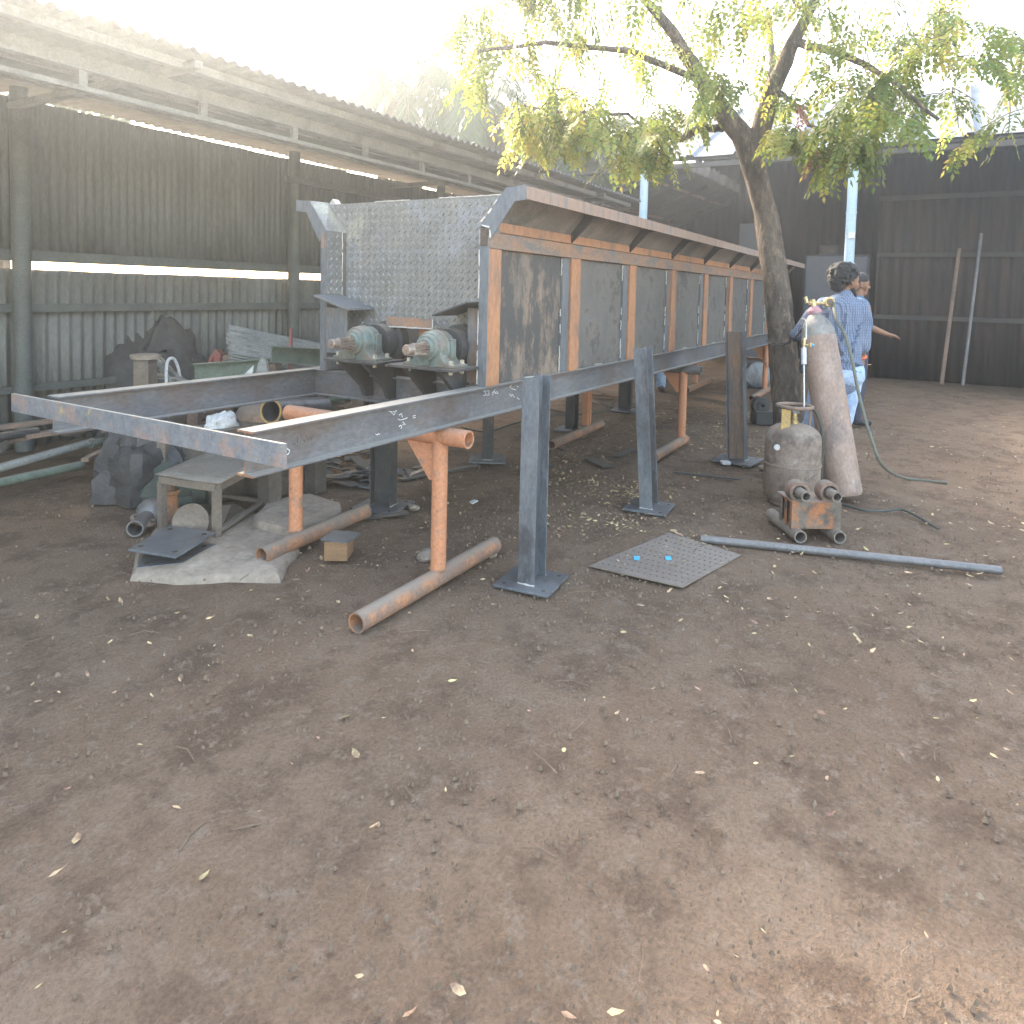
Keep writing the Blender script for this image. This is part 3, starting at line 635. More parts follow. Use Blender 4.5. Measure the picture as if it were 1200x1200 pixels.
        # foot: a saddle with curved cheeks
        prof = [(-.15, 1.0235), (.15, 1.0235), (.15, 1.036), (.105, 1.044), (.082, 1.068), (.073, 1.105), (-.073, 1.105), (-.082, 1.068), (-.105, 1.044), (-.15, 1.036)]
        g.prism([(2.772, yc+a, b) for a, b in prof], (.13, 0, 0))
        g.obox((2.86, yc-.078, 1.11), (.02, 0, 0), (0, .018, 0), (0, 0, .048))
        g.obox((2.765, yc, zc-.066), (.008, 0, 0), (0, .016, 0), (0, 0, .016))
        gb = g.build('gearbox', K['gear'], t, smooth=True, bevel=.002)
        gb['label'] = ('pale green gearbox farther from the rusty side panels', 'pale green gearbox next to the rusty side panels')[gi]
        s_ = MB(); s_.lathe((2.60, yc, zc), (1, 0, 0), [(0, .008), (.006, .009), (.006, .022), (.01, .025), (.05, .025), (.052, .021), (.055, .021)], 24)
        n = 13; vs = []; prof = [(.055, .9), (.058, 1), (.118, 1), (.142, 1.28), (.146, 1.28)]
        for tt, rs in prof:
            for k in range(n*2):
                r_ = (.0305 if (k//1) % 2 else .0205)*rs; a_ = math.pi*k/n; vs.append((2.60+tt, yc+math.cos(a_)*r_, zc+math.sin(a_)*r_))
        q = n*2
        s_.add(vs, [(i*q+k, i*q+(k+1) % q, (i+1)*q+(k+1) % q, (i+1)*q+k) for i in range(len(prof)-1) for k in range(q)]+[tuple(range(q))])
        s_.build('splined_shaft', K['shaft'], gb, smooth=False)
        d_ = MB(); d_.lathe((2.925, yc-.01, zc-.002), (1, 0, 0), [(0, .07), (0, .092), (.05, .096), (.055, .084), (.09, .088), (.095, .112), (.15, .112), (.16, .05)], 36); d_.build('bearing_drum', K['dark'], gb, smooth=True)
        bl = MB()
        for yy, xx_ in ((yc-.128, 2.79), (yc+.128, 2.79), (yc-.128, 2.885), (yc+.128, 2.885)):
            bl.lathe((xx_, yy, 1.034), (0, 0, 1), [(0, .017), (.006, .017), (.006, .012), (.022, .012), (.024, .006)], 6)
            bl.lathe((xx_, yy, .99), (0, 0, 1), [(0, .006), (0, .011), (.012, .011), (.016, .006)], 6)
        bl.build('bolts', K['bolt'], gb)
        e_ = MB(); e_.torus((2.84, yc, zc+.094), (0, 1, 0), .010, .004, 12, 6); e_.build('lifting_eye', K['gear'], gb, smooth=True)
    return t
hopper()

# ------------------------------------------------------------------ steel posts waiting as legs
def make_post(label, orient, x, y, top, px_lean=0.0, m=None, plate=.14, yaw=0, bottom=0.014, flangem=None):
    t = thing('steel_post', label, 'post', (0, 0, 0), 'I-section posts with base plates')
    mb = MB(); prof = i_prof(.15, .085, .008, .007)
    if orient == 'x':   # flanges face -X / +X
        sweep(mb, prof, (0, 0, bottom), (0, 1, 0), (1, 0, 0), (0, 0, top-bottom))
    else:
        sweep(mb, prof, (0, 0, bottom), (1, 0, 0), (0, 1, 0), (0, 0, top-bottom))
    c = mb.build('column', flangem or K['steel_blue'], t, bevel=.0015)
    # rust strip on the web
    w_ = MB(); e = .0045
    if orient == 'x': w_.box((-.066, -e, bottom+.01), (.066, e, top-.004))
    else: w_.box((-e, -.066, bottom+.01), (e, .066, top-.004))
    w_.build('web', m or K['web_rust'], c)
    p = MB(); p.box((-plate, -plate, 0), (plate, plate, .013)); b = p.build('base_plate', K['steel_blue'], t, bevel=.002)
    h = MB()
    for sx in (-1, 1):
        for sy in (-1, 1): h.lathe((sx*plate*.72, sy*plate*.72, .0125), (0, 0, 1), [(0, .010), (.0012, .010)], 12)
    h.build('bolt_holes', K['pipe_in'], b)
    wl = MB()
    for sx in (-1, 1): weld(wl, (sx*.075, -.043, .015), (sx*.075, .043, .015), .004) if orient == 'x' else weld(wl, (-.043, sx*.075, .015), (.043, sx*.075, .015), .004)
    wl.build('weld_bead', K['weld'], b, smooth=True)
    t.location = (x, y, .006); t.rotation_euler = (0, 0, R(yaw)); c.rotation_euler = (R(px_lean), 0, 0)
    return t
make_post('tall grey-blue steel post nearest the camera, its foot in the foreground dirt', 'x', 2.95, 1.605, .995, 0, yaw=6, m=K['steel_blue'])
make_post('middle one of three steel posts standing in front of the hopper', 'x', 4.42, 1.545, 1.05, -4.2, yaw=4, m=K['web_rust'])
make_post('leaning steel post with rusty brown face beside the tree and gas bottle', 'y', 6.15, 1.385, 1.10, -3.2, yaw=-6, m=K['web_rust'], plate=.17)
rear_posts = [('dark steel post under the hopper frame, nearest the bare beam ends', 'y', 3.46, 2.98, .745, 10), ('dark steel post on a wide plate, just left of the nearest front post', 'x', 4.92, 3.12, .745, 30),
              ('dark steel post beside the thin double orange leg under the hopper', 'x', 6.50, 3.12, .745, 5), ('dark steel post farthest along under the hopper', 'y', 8.0, 3.14, .745, 8)]
for lb, ori, x, y, tp, yw in rear_posts:
    make_post(lb, ori, x, y, tp, 0, K['dark'], yaw=yw, plate=.15, flangem=K['dark'])

# ------------------------------------------------------------------ orange trestles
def trestle(label, x, y0, y1, double=False, far_mat='orange_pipe', grey_top=False, mark=False, feet=((-.55, .55), (-.5, .5)), x2=None, drum=0):
    t = thing('pipe_trestle', label, 'trestle', (x, y0, 0), 'orange pipe trestles under the hopper frame')
    x2 = x if x2 is None else x2
    top = .722; rt = .042
    m = MB(); a = Vector((x, y0-.16, top)); b = Vector((x2, y1+.06, top)); m.pipe(a, b, rt, rt-.008, 20); tt = m.build('top_pipe', K['blue_pole' if grey_top else 'orange_pipe'] if not grey_top else K['steel_pipe'], t, smooth=True)
    for i, (xx, yy) in enumerate(((x, y0), (x2, y1))):
        fr = feet[i]
        m = MB()
        if double and i == 1:
            m.box((xx-.045, yy-.03, .10), (xx-.008, yy+.03, top-.03)); m.box((xx+.008, yy-.03, .10), (xx+.045, yy+.03, top-.03))
        else:
            m.tube([(xx, yy, .085), (xx, yy, top-.02)], .037, 20)
        lg = m.build('leg', K['orange_pipe'], t, smooth=not (double and i == 1))
        m = MB(); m.pipe((xx+fr[0], yy-.05*i, .045), (xx+fr[1], yy, .055), .043, .036, 20)
        m.build('foot_pipe', K['orange_dirty'], t, smooth=True)
        if i == 0:
            m = MB(); m.prism([(xx-.004, yy+.035, top-.035), (xx-.004, yy+.2, top-.035), (xx-.004, yy+.17, top-.075), (xx-.004, yy+.06, top-.215), (xx-.004, yy+.035, top-.215)], (.008, 0, 0)); m.build('gusset', K['orange_pipe'], t)
        wl = MB(); wl.torus((xx, yy, .093), (0, 0, 1), .037, .006, 20, 6); wl.build('weld_bead', K['orange_dirty'], lg, smooth=True)
        if mark and i == 0:
            ch = MB()
            def st(pts):
                ch.tube([Vector((xx-.031-.0045, yy-.012, 0))+Vector((-.001, -p[0]*.9, p[1])) for p in pts], .004, 5)
            st([(-.02, .47), (0, .46), (.015, .47), (.005, .44), (-.01, .43)]); st([(-.01, .43), (.018, .425), (.02, .405), (0, .395), (-.01, .41)])
            ch.build('painted_mark', K['black'], lg)
    return t
trestle('orange pipe trestle under the bare beam ends, nearest the camera', 2.66, 1.95, 2.90, feet=((-.55, .5), (-.27, .55)))
trestle('orange pipe trestle with grey top pipe, under the middle of the hopper', 6.42, 1.96, 2.92, True, grey_top=True, feet=((-.75, .12), (-.85, .35)))
trestle('orange pipe trestle with a black painted mark, beside the tree trunk', 10.6, 2.05, 3.05, mark=True, feet=((-.85, .6), (-.6, .8)))

# ------------------------------------------------------------------ tree
def leaflet(mb, p, d, n, l, w_):
    e = d.cross(n)
    if e.length < 1e-4: return
    e.normalize(); o = len(mb.v)
    mb.v += [p, p+d*l*.45+e*w_-n*l*.04, p+d*l, p+d*l*.45-e*w_-n*l*.04]; mb.f.append((o, o+1, o+2, o+3))
def compound(mb, p, d, L, npair=6, ll=.055, droop=.8):
    d = d.normalized(); q = Vector(p); st = L/npair
    for i in range(npair+1):
        d = (d+Vector((0, 0, -droop*.12))).normalized(); q = q+d*st
        sd_ = d.cross(Vector((0, 0, 1)))
        if sd_.length < .05: sd_ = Vector((1, 0, 0))
        sd_.normalize(); up = sd_.cross(d)
        if i == npair: leaflet(mb, q, d, up, ll, ll*.22); break
        for s_ in (-1, 1):
            dd = (d*.55+sd_*s_*.85+up*random.uniform(-.25, .15)+Vector((0, 0, -.12))).normalized()
            leaflet(mb, q+d*random.uniform(-.3, .3)*st, dd, (up+sd_*random.uniform(-.3, .3)).normalized(), ll*random.uniform(.75, 1.1)*(1-.25*abs(i/npair-.4)), ll*.21)
def tree():
    base = Vector((6.08, .97, 0)); t = thing('neem_tree', 'leaning tree with rough bark and green leaves, chained to the cylinder', 'tree', base)
    P = [(926, 562, 5.72), (924.5, 520, 5.73), (922.5, 472, 5.75), (916, 400, 5.8), (912, 350, 5.85), (905, 300, 5.9), (896.5, 250, 5.97), (886, 205, 6.0), (881, 182, 6.0)]
    wds = [37, 34, 32.5, 32, 30.5, 28.5, 27, 27, 29]
    pts = []; rads = []
    for (a, b) in zip(range(len(P)-1), range(1, len(P))):
        for k in range(5):
            u_ = k/5; q = ad(*[P[a][i]*(1-u_)+P[b][i]*u_ for i in range(3)]); pts.append(q); rads.append((wds[a]*(1-u_)+wds[b]*u_)/2*5.85/FPX)
    pts[0].z = -.05
    m = MB(); seg = 28; m.tube(pts, rads, seg)
    for i, v in enumerate(m.v):
        c = pts[min(i//seg, len(pts)-1)]; dd = (v-c); rr = noise.noise(Vector((v.x*7, v.y*7, v.z*3)))*.13+noise.noise(Vector((v.x*22, v.y*22, v.z*7)))*.07
        m.v[i] = c+dd*(1+rr)
    def limb(pp, ww, dep=6.0, seg=14):
        q = [ad(*p) for p in pp]; out = []; rd = []
        for a in range(len(q)-1):
            for k in range(5):
                u_ = k/5; out.append(q[a].lerp(q[a+1], u_)+Vector([random.uniform(-.006, .006) for _ in range(3)])); rd.append((ww[a]*(1-u_)+ww[a+1]*u_)/2*5.9/FPX)
        out.append(q[-1]); rd.append(ww[-1]/2*5.9/FPX); m.tube(out, rd, seg)
    limb([(882, 192, 6.0), (869, 158, 6.0), (848, 132, 6.0), (822, 95, 5.9), (790, 40, 5.7), (740, -20, 5.5)], [26, 25, 23, 19, 13, 8])
    limb([(883, 190, 6.0), (892, 150, 5.95), (906, 105, 5.8), (930, 50, 5.6), (960, -10, 5.4)], [26, 23, 20, 15, 9])
    limb([(884, 160, 6.05), (893, 128, 6.2), (905, 80, 6.4), (900, 10, 6.7)], [13, 11, 9, 6])
    limb([(848, 150, 6.1), (822, 150, 6.2), (797, 163, 6.3), (770, 158, 6.2), (735, 134, 6.0), (650, 131, 5.7), (600, 120, 5.5)], [10, 10, 8, 5, 4, 3, 2])
    limb([(912, 108, 5.8), (930, 120, 5.6), (948, 146, 5.4), (970, 158, 5.3), (1000, 170, 5.2)], [7, 5, 4, 2.5, 1.5])
    limb([(930, 50, 5.6), (980, 60, 5.2), (1040, 90, 4.9), (1100, 140, 4.7)], [10, 8, 5, 3])
    limb([(822, 95, 5.9), (740, 60, 5.6), (640, 50, 5.3), (560, 60, 5.1)], [9, 7, 5, 3])
    m.build('trunk', K['bark'], t, smooth=True)
    green = MB(); yel = MB(); dry = MB(); tw = MB()
    def spray(p, d, n=8, yellow=.2, L=.5, ll=.062):
        p = Vector(p); d = Vector(d).normalized(); path = [p.copy()]
        for i in range(n):
            d = (d+Vector((random.uniform(-.2, .2), random.uniform(-.2, .2), random.uniform(-.22, .06)))).normalized(); p = p+d*L/n; path.append(p.copy())
            side = d.cross(Vector((0, 0, 1)));
            if side.length < .1: side = Vector((1, 0, 0))
            side.normalize(); dd = (d*.5+side*(1 if i % 2 else -1)*random.uniform(.5, 1)+Vector((0, 0, random.uniform(-.9, -.1)))).normalized()
            compound(yel if random.random() < yellow else green, p, dd, random.uniform(.15, .23), random.choice((5, 6, 7)), ll*random.uniform(.85, 1.15))
        tw.tube(path, .0035, 4)
    rnd = random.Random(3)
    def cloud(n, px0, px1, py0, py1, d0, d1, yellow, L=.42):
        for _ in range(n):
            px, py, dp = rnd.uniform(px0, px1), rnd.uniform(py0, py1), rnd.uniform(d0, d1)
            spray(ad(px, py, dp), (rnd.uniform(-1, 1), rnd.uniform(-1, 1), rnd.uniform(-.7, .1)), rnd.choice((6, 8, 9)), yellow, L*rnd.uniform(.7, 1.2))
    cloud(34, 600, 705, 80, 140, 5.0, 6.6, .6, .30)
    cloud(7, 620, 690, 135, 155, 5.2, 6.2, .8, .2)
    cloud(7, 690, 770, 100, 135, 5.4, 6.4, .4, .26)
    cloud(16, 722, 786, 130, 168, 5.0, 6.2, .4, .22)
    cloud(8, 765, 835, 95, 128, 5.6, 6.4, .25, .24)
    cloud(6, 832, 868, 75, 96, 4.8, 5.4, .05, .2)
    cloud(7, 902, 955, 142, 158, 4.9, 5.4, .6, .13)
    cloud(3, 905, 945, 85, 115, 5.4, 6.6, .2, .2)
    cloud(22, 975, 1050, 70, 128, 4.4, 5.6, .15, .24)
    cloud(8, 988, 1030, 138, 158, 4.6, 5.0, .12, .18)
    cloud(26, 1040, 1200, 10, 130, 4.6, 6.0, .2)
    cloud(110, 560, 1200, -120, 70, 4.6, 7.0, .35)
    cloud(22, 540, 650, -120, 60, 4.6, 6.0, .5)
    for px, py, dp in ((962, 160, 5.1), (972, 166, 5.1)): spray(ad(px, py, dp), (.1, 0, -1), 6, .4, .22)
    for px, py in ((953, 160), (951, 172), (938, 118)):
        for _ in range(3): compound(dry, ad(px+rnd.uniform(-4, 4), py, 5.2), Vector((rnd.uniform(-.3, .3), rnd.uniform(-.3, .3), -1)), .17, 6, .045)
    cr = green.build('crown', K['neem'], t, fix=False)
    yel.build('yellow_leaves', K['neem_yel'], cr, fix=False); dry.build('dead_leaves', K['leaf_dry'], cr, fix=False); tw.build('twigs', K['bark'], cr, fix=False)
tree()

# ------------------------------------------------------------------ palms behind the shed
def palm(label, c, n, L, dry=0, seed=1, trunk=True):
    rn = random.Random(seed); c = Vector(c); t = thing('coconut_palm', label, 'palm tree', (c.x, c.y, 0), 'palms behind the left shed')
    m = MB(); m.tube([(c.x+.3, c.y+.2, 0), (c.x+.1, c.y, c.z*.5), c], [.17, .13, .11], 12); m.build('trunk', K['bark'], t, smooth=True)
    G = MB(); D = MB()
    for i in range(n):
        isd = i < dry; mb = D if isd else G
        az = rn.uniform(0, 2*math.pi); el = rn.uniform(-1.2, -.5) if isd else rn.uniform(-.25, 1.2); ln = L*rn.uniform(.75, 1.1)
        d = Vector((math.cos(az)*math.cos(el), math.sin(az)*math.cos(el), math.sin(el))); p = c.copy(); st = ln/30
        path = [p.copy()]
        for k in range(30):
            d = (d+Vector((0, 0, -.075 if not isd else -.12))).normalized(); p = p+d*st; path.append(p.copy())
            if k < 4: continue
            sd_ = d.cross(Vector((0, 0, 1)))
            if sd_.length < .05: sd_ = Vector((1, 0, 0))
            sd_.normalize(); up = sd_.cross(d); fl = ln*.2*math.sin(math.pi*(k/30)**.8)+.12
            for s_ in (-1, 1):
                for j in (0, .5):
                    dd = (d*.6+sd_*s_*.8+Vector((0, 0, -.55-rn.uniform(0, .5)))).normalized()
                    leaflet(mb, p+d*st*j, dd, up, fl*rn.uniform(.8, 1.1), .018)
        mb.tube(path, .012, 4)
    cr = G.build('crown', K['palm'], t, fix=False)
    if dry: D.build('dead_fronds', K['palm_dry'], cr, fix=False)
palm('coconut palm with a skirt of brown dead fronds above the shed roof', ad(562, 112, 12.5), 40, 2.3, 20, 1)
palm('coconut palm at the left end of the visible sky above the shed roof', ad(470, 98, 13), 34, 2.3, 5, 2)
palm('low coconut palm just above the roof edge, left of the far workshop roof', ad(650, 170, 14.5), 34, 2.1, 2, 3)
palm('coconut palm with drooping fronds between the shed roof and workshop roof', ad(712, 165, 16), 34, 2.3, 0, 4)
def bush(label, c, r, n, seed):
    rn = random.Random(seed); t = thing('leafy_tree', label, 'tree', (c[0], c[1], 0), 'background trees behind the sheds'); c = Vector(c)
    m = MB(); m.tube([(c.x, c.y, 0), (c.x+.1, c.y, c.z)], [.16, .07], 10)
    for k in range(6):
        e = c+Vector((rn.uniform(-1, 1), rn.uniform(-1, 1), rn.uniform(-.2, .8)))*r*.8; m.tube([(c.x, c.y, c.z*.6), e], [.06, .02], 6)
    m.build('trunk', K['bark'], t, smooth=True); g = MB()
    for _ in range(n):
        v = Vector((rn.gauss(0, 1), rn.gauss(0, 1), rn.gauss(0, 1))).normalized()*r*rn.uniform(.3, 1)
        p = c+Vector((v.x*1.2, v.y*1.2, v.z*.8))
        if noise.noise(p*.9) < -.05: continue
        for _k in range(5):
            leaflet(g, p+Vector([rn.uniform(-.15, .15) for _ in range(3)]), Vector((rn.uniform(-1, 1), rn.uniform(-1, 1), rn.uniform(-1, .3))).normalized(), Vector((0, .3, 1)).normalized(), .2, .05)
    g.build('crown', K['palm'], t, fix=False)
bush('leafy tree behind the shed, seen through the slot under its roof', (5.0, 11.5, 3.6), 1.7, 1400, 5)
bush('round leafy tree behind the left shed wall, farther left', (1.5, 12.0, 3.4), 1.7, 1400, 6)
bush('pale leafy tree standing between the palms and the workshop', (15.5, 9.5, 3.6), 1.6, 1200, 8)

# ------------------------------------------------------------------ gas bottles
def lpg():
    c = gz(926, 589); c.z = 0; t = thing('gas_bottle', 'short fat rusty gas bottle with ring handle and yellow tag plate', 'gas bottle', c)
    r = .182
    m = MB(); m.lathe(c+V(0, 0, 0), (0, 0, 1), [(.0, .13), (.03, .135), (.035, .15), (.06, .172), (.10, r), (.268, r), (.27, r+.005), (.278, r+.005), (.28, r), (.44, r), (.475, r*.97), (.505, r*.86), (.53, r*.66), (.545, r*.40), (.55, .03)], 56)
    for i, v in enumerate(m.v):
        d = v-c; 
        if .1 < d.z < .5: rr = noise.noise(Vector((d.x*9, d.y*9, d.z*9)))*.02; m.v[i] = Vector((c.x+d.x*(1+rr), c.y+d.y*(1+rr), v.z))
    m.build('body', K['lpg'], t, smooth=True)
    m = MB(); m.torus(c+V(0, 0, .665), (0, 0, 1), .112, .013, 40, 10); 
    rg = m.build('ring_handle', K['rusty'], t, smooth=True)
    m = MB()
    side = RX.copy(); side.z = 0; side.normalize(); fw = Vector((side.y, -side.x, 0))
    if fw.dot(RF) > 0: fw = -fw     # towards the camera
    for a in (-1,):
        pass
    q = c+side*.107; m.tube([q+V(0, 0, .50), q+V(0, 0, .665)], .008, 8); q2 = c-fw*.107; m.tube([q2+V(0, 0, .52), q2+V(0, 0, .665)], .008, 8)
    m.build('handle_leg', K['rusty'], t, smooth=True)
    q = c-side*.085+fw*.075; m = MB(); m.bar(q+V(0, 0, .52), q+V(0, 0, .655), .062, .006, up=fw); m.build('yellow_plate', K['yellow'], t, bevel=.002)
    m = MB(); m.lathe(c+V(0, 0, .545), (0, 0, 1), [(0, .03), (.02, .03), (.02, .022), (.045, .024), (.05, .018), (.075, .018)], 18); v = m.build('valve', K['brass'], t, smooth=True)
    m = MB(); m.obox(c+V(0, 0, .632), side*.03, fw*.018, V(0, 0, .016)); m.build('regulator', K['steel_blue'], v, bevel=.004)
    q = c-side*.150+fw*.115; m = MB(); m.lathe(q+V(0, 0, .405), -side*.7+fw*.72, [(0, .001), (0, .02), (.006, .02), (.006, .012), (.008, .012)], 20); m.build('white_badge', K['white'], t, smooth=True)
    return c, side, fw
LC, SIDE, FW = lpg()
def o2():
    b = gz(989, 585); b.z = 0; top = ad(955.5, 377, 5.20); ax = (top-b).normalized()
    lift = .112*math.sin(math.acos(ax.z))
    b = b+Vector((0, 0, lift)); L = 1.30
    t = thing('oxygen_cylinder', 'tall pinkish-brown oxygen cylinder leaning towards the tree, regulator on top', 'gas cylinder', (b.x, b.y, 0))
    m = MB(); m.lathe(b, ax, [(0, .08), (.0, .108), (.015, .118), (.04, .122), (L-.20, .119), (L-.17, .1165)], 48); m.build('body', K['o2'], t, smooth=True)
    m = MB(); m.lathe(b+ax*(L-.17), ax, [(0, .1147), (.04, .112), (.08, .100), (.11, .084), (.14, .062), (.16, .045), (.17, .038), (.20, .038)], 48); sh = m.build('shoulder', K['o2_top'], t, smooth=True)
    tp = b+ax*(L+.02)
    m = MB(); m.lathe(tp-ax*.02, ax, [(0, .046), (.02, .05), (.035, .04), (.05, .03)], 20); m.build('pink_cloth', mat('pink_rag', (.45, .20, .24), (.50, .28, .30), 10, .9), t, smooth=True)
    vp = tp+ax*.05
    m = MB(); m.tube([vp-ax*.02, vp+ax*.035], .018, 14); m.tube([vp+ax*.01-SIDE*.03, vp+ax*.01+SIDE*.09], .013, 12); m.tube([vp+ax*.01-SIDE*.045, vp+ax*.055-SIDE*.05], .014, 10)
    va = m.build('valve', K['brass'], t, smooth=True)
    gp = vp+SIDE*.115+V(0, 0, .02); m = MB(); m.lathe(gp-FW*-.0, FW, [(-.02, .03), (-.02, .036), (.012, .038), (.016, .034), (.016, .026), (.013, .026)], 24)
    rgo = m.build('regulator', K['brass'], va, smooth=True)
    m = MB(); m.lathe(gp+FW*.0145, FW, [(0, .025), (.001, .025)], 20); m.build('gauge_face', K['rusty'], rgo)
    # hose from regulator down to the right and away
    pts = [gp, gp+SIDE*.04, ad(980, 375, 5.0), ad(989, 392, 4.95), ad(997, 418, 4.9), ad(1004, 452, 4.8), ad(1012, 487, 4.7), ad(1021, 515, 4.6), ad(1032, 536, 4.5), ad(1050, 552, 4.6)]
    return t, b, ax, L, gp, vp
OT, OB, OAX, OL, GP, VP = o2()
def smooth_path(pts, n=6):
    pts = [Vector(p) for p in pts]; out = []
    P_ = [pts[0]]+pts+[pts[-1]]
    for i in range(1, len(P_)-2):
        for k in range(n):
            u_ = k/n; a, b, c, d = P_[i-1], P_[i], P_[i+1], P_[i+2]
            out.append(.5*((2*b)+(c-a)*u_+(2*a-5*b+4*c-d)*u_*u_+(3*b-a-3*c+d)*u_**3))
    out.append(pts[-1]); return out
def hose(name, label, cat, pts, r, m, seg=8):
    mb = MB(); mb.tube(smooth_path(pts), r, seg); o = mb.build(name, m, None, smooth=True); tag(o, label, cat); return o
g1 = gz(1040, 572, .02)
hose('gas_hose', 'olive hose running from the cylinder regulator down past the man to the ground', 'hose', [GP+SIDE*.03, ad(980, 374, 5.05), ad(990, 392, 5.0), ad(998, 420, 4.95), ad(1005, 455, 4.9), ad(1013, 488, 4.85), ad(1022, 516, 4.8), ad(1034, 545, 4.85), gz(1060, 560, .02), gz(1110, 566, .02)], .0115, K['hose'])
hose('supply_hose', 'thin dark hose lying on the dirt behind the cylinder base', 'hose', [gz(1100, 620, .012), gz(1060, 598, .012), gz(1035, 599, .012), gz(1012, 598, .012), gz(990, 592, .012), gz(972, 588, .012)], .008, K['rubber'])
hose('bottle_hose', 'black rubber hose looping down between the gas bottle and the cylinder', 'hose', [LC+V(0, 0, .632)+SIDE*.03, LC+V(0, 0, .655)+SIDE*.10+FW*.02, LC+V(0, 0, .60)+SIDE*.16, LC+V(0, 0, .45)+SIDE*.20, LC+V(0, 0, .2)+SIDE*.205, LC+V(0, 0, .02)+SIDE*.22, LC+V(.1, 0, .012)+SIDE*.3], .010, K['rubber'])
def torch():
    a = ad(944.5, 375, 5.0); t = thing('cutting_torch', 'grey gas torch with brass valves hanging beside the cylinder', 'torch', a)
    m = MB(); m.tube(smooth_path([ad(939, 380, 5.05), ad(941, 374, 5.0), ad(944.5, 378, 4.98), ad(944.5, 398, 4.95)]), .006, 8); m.build('neck', K['chrome'], t, smooth=True)
    m = MB(); m.tube([ad(942.5, 396, 4.95), ad(942, 408, 4.94)], .010, 10); m.tube([ad(941, 405, 4.94), ad(951, 404, 4.92)], .007, 8); m.tube([ad(949.5, 402, 4.92), ad(950, 406, 4.92)], .012, 10); m.build('valve_body', K['brass'], t, smooth=True)
    m = MB(); m.tube([ad(951.5, 404.5, 4.91), ad(953.5, 405, 4.91)], .010, 8); m.build('blue_knob', K['cyan'], t, smooth=True)
    m = MB(); m.tube([ad(942, 408, 4.94), ad(942, 427, 4.90)], .018, 12); m.build('grip', K['chrome'], t, smooth=True)
    m = MB(); m.tube([ad(942, 427, 4.90), ad(942.3, 478, 4.86)], .006, 8); m.build('lance', K['chrome'], t, smooth=True)
torch()
def chain():
    tp = OB+OAX*(OL-.12); a = ad(905, 403, 5.62); pts = smooth_path([tp-SIDE*.115, ad(937, 390, 5.3), ad(926, 400, 5.50), ad(915, 404, 5.58), a, ad(899, 399, 5.72)], 8)
    # even links
    Ls = [0]; 
    for p, q in zip(pts, pts[1:]): Ls.append(Ls[-1]+(q-p).length)
    t = thing('steel_chain', 'rusty link chain tying the oxygen cylinder to the tree trunk', 'chain', pts[0]); n = int(Ls[-1]/.032)
    m = MB()
    for i in range(n):
        s_ = Ls[-1]*(i+.5)/n; k = max(j for j in range(len(Ls)) if Ls[j] <= s_); k = min(k, len(pts)-2)
        p = pts[k].lerp(pts[k+1], (s_-Ls[k])/max(1e-6, Ls[k+1]-Ls[k])); d = (pts[k+1]-pts[k]).normalized(); u_ = d.cross(Vector((0, 0, 1))).normalized(); v_ = u_.cross(d)
        sd_ = (u_ if i % 2 else v_); sd_ = (sd_*.8+(v_ if i % 2 else u_)*.5).normalized()
        ring = [p+d*(.023*math.cos(2*math.pi*j/12))+sd_*(.0125*math.sin(2*math.pi*j/12)) for j in range(13)]
        m.tube(ring, .0046, 6, cap=False)
    m.build('links', K['dark'], t, smooth=True)
chain()

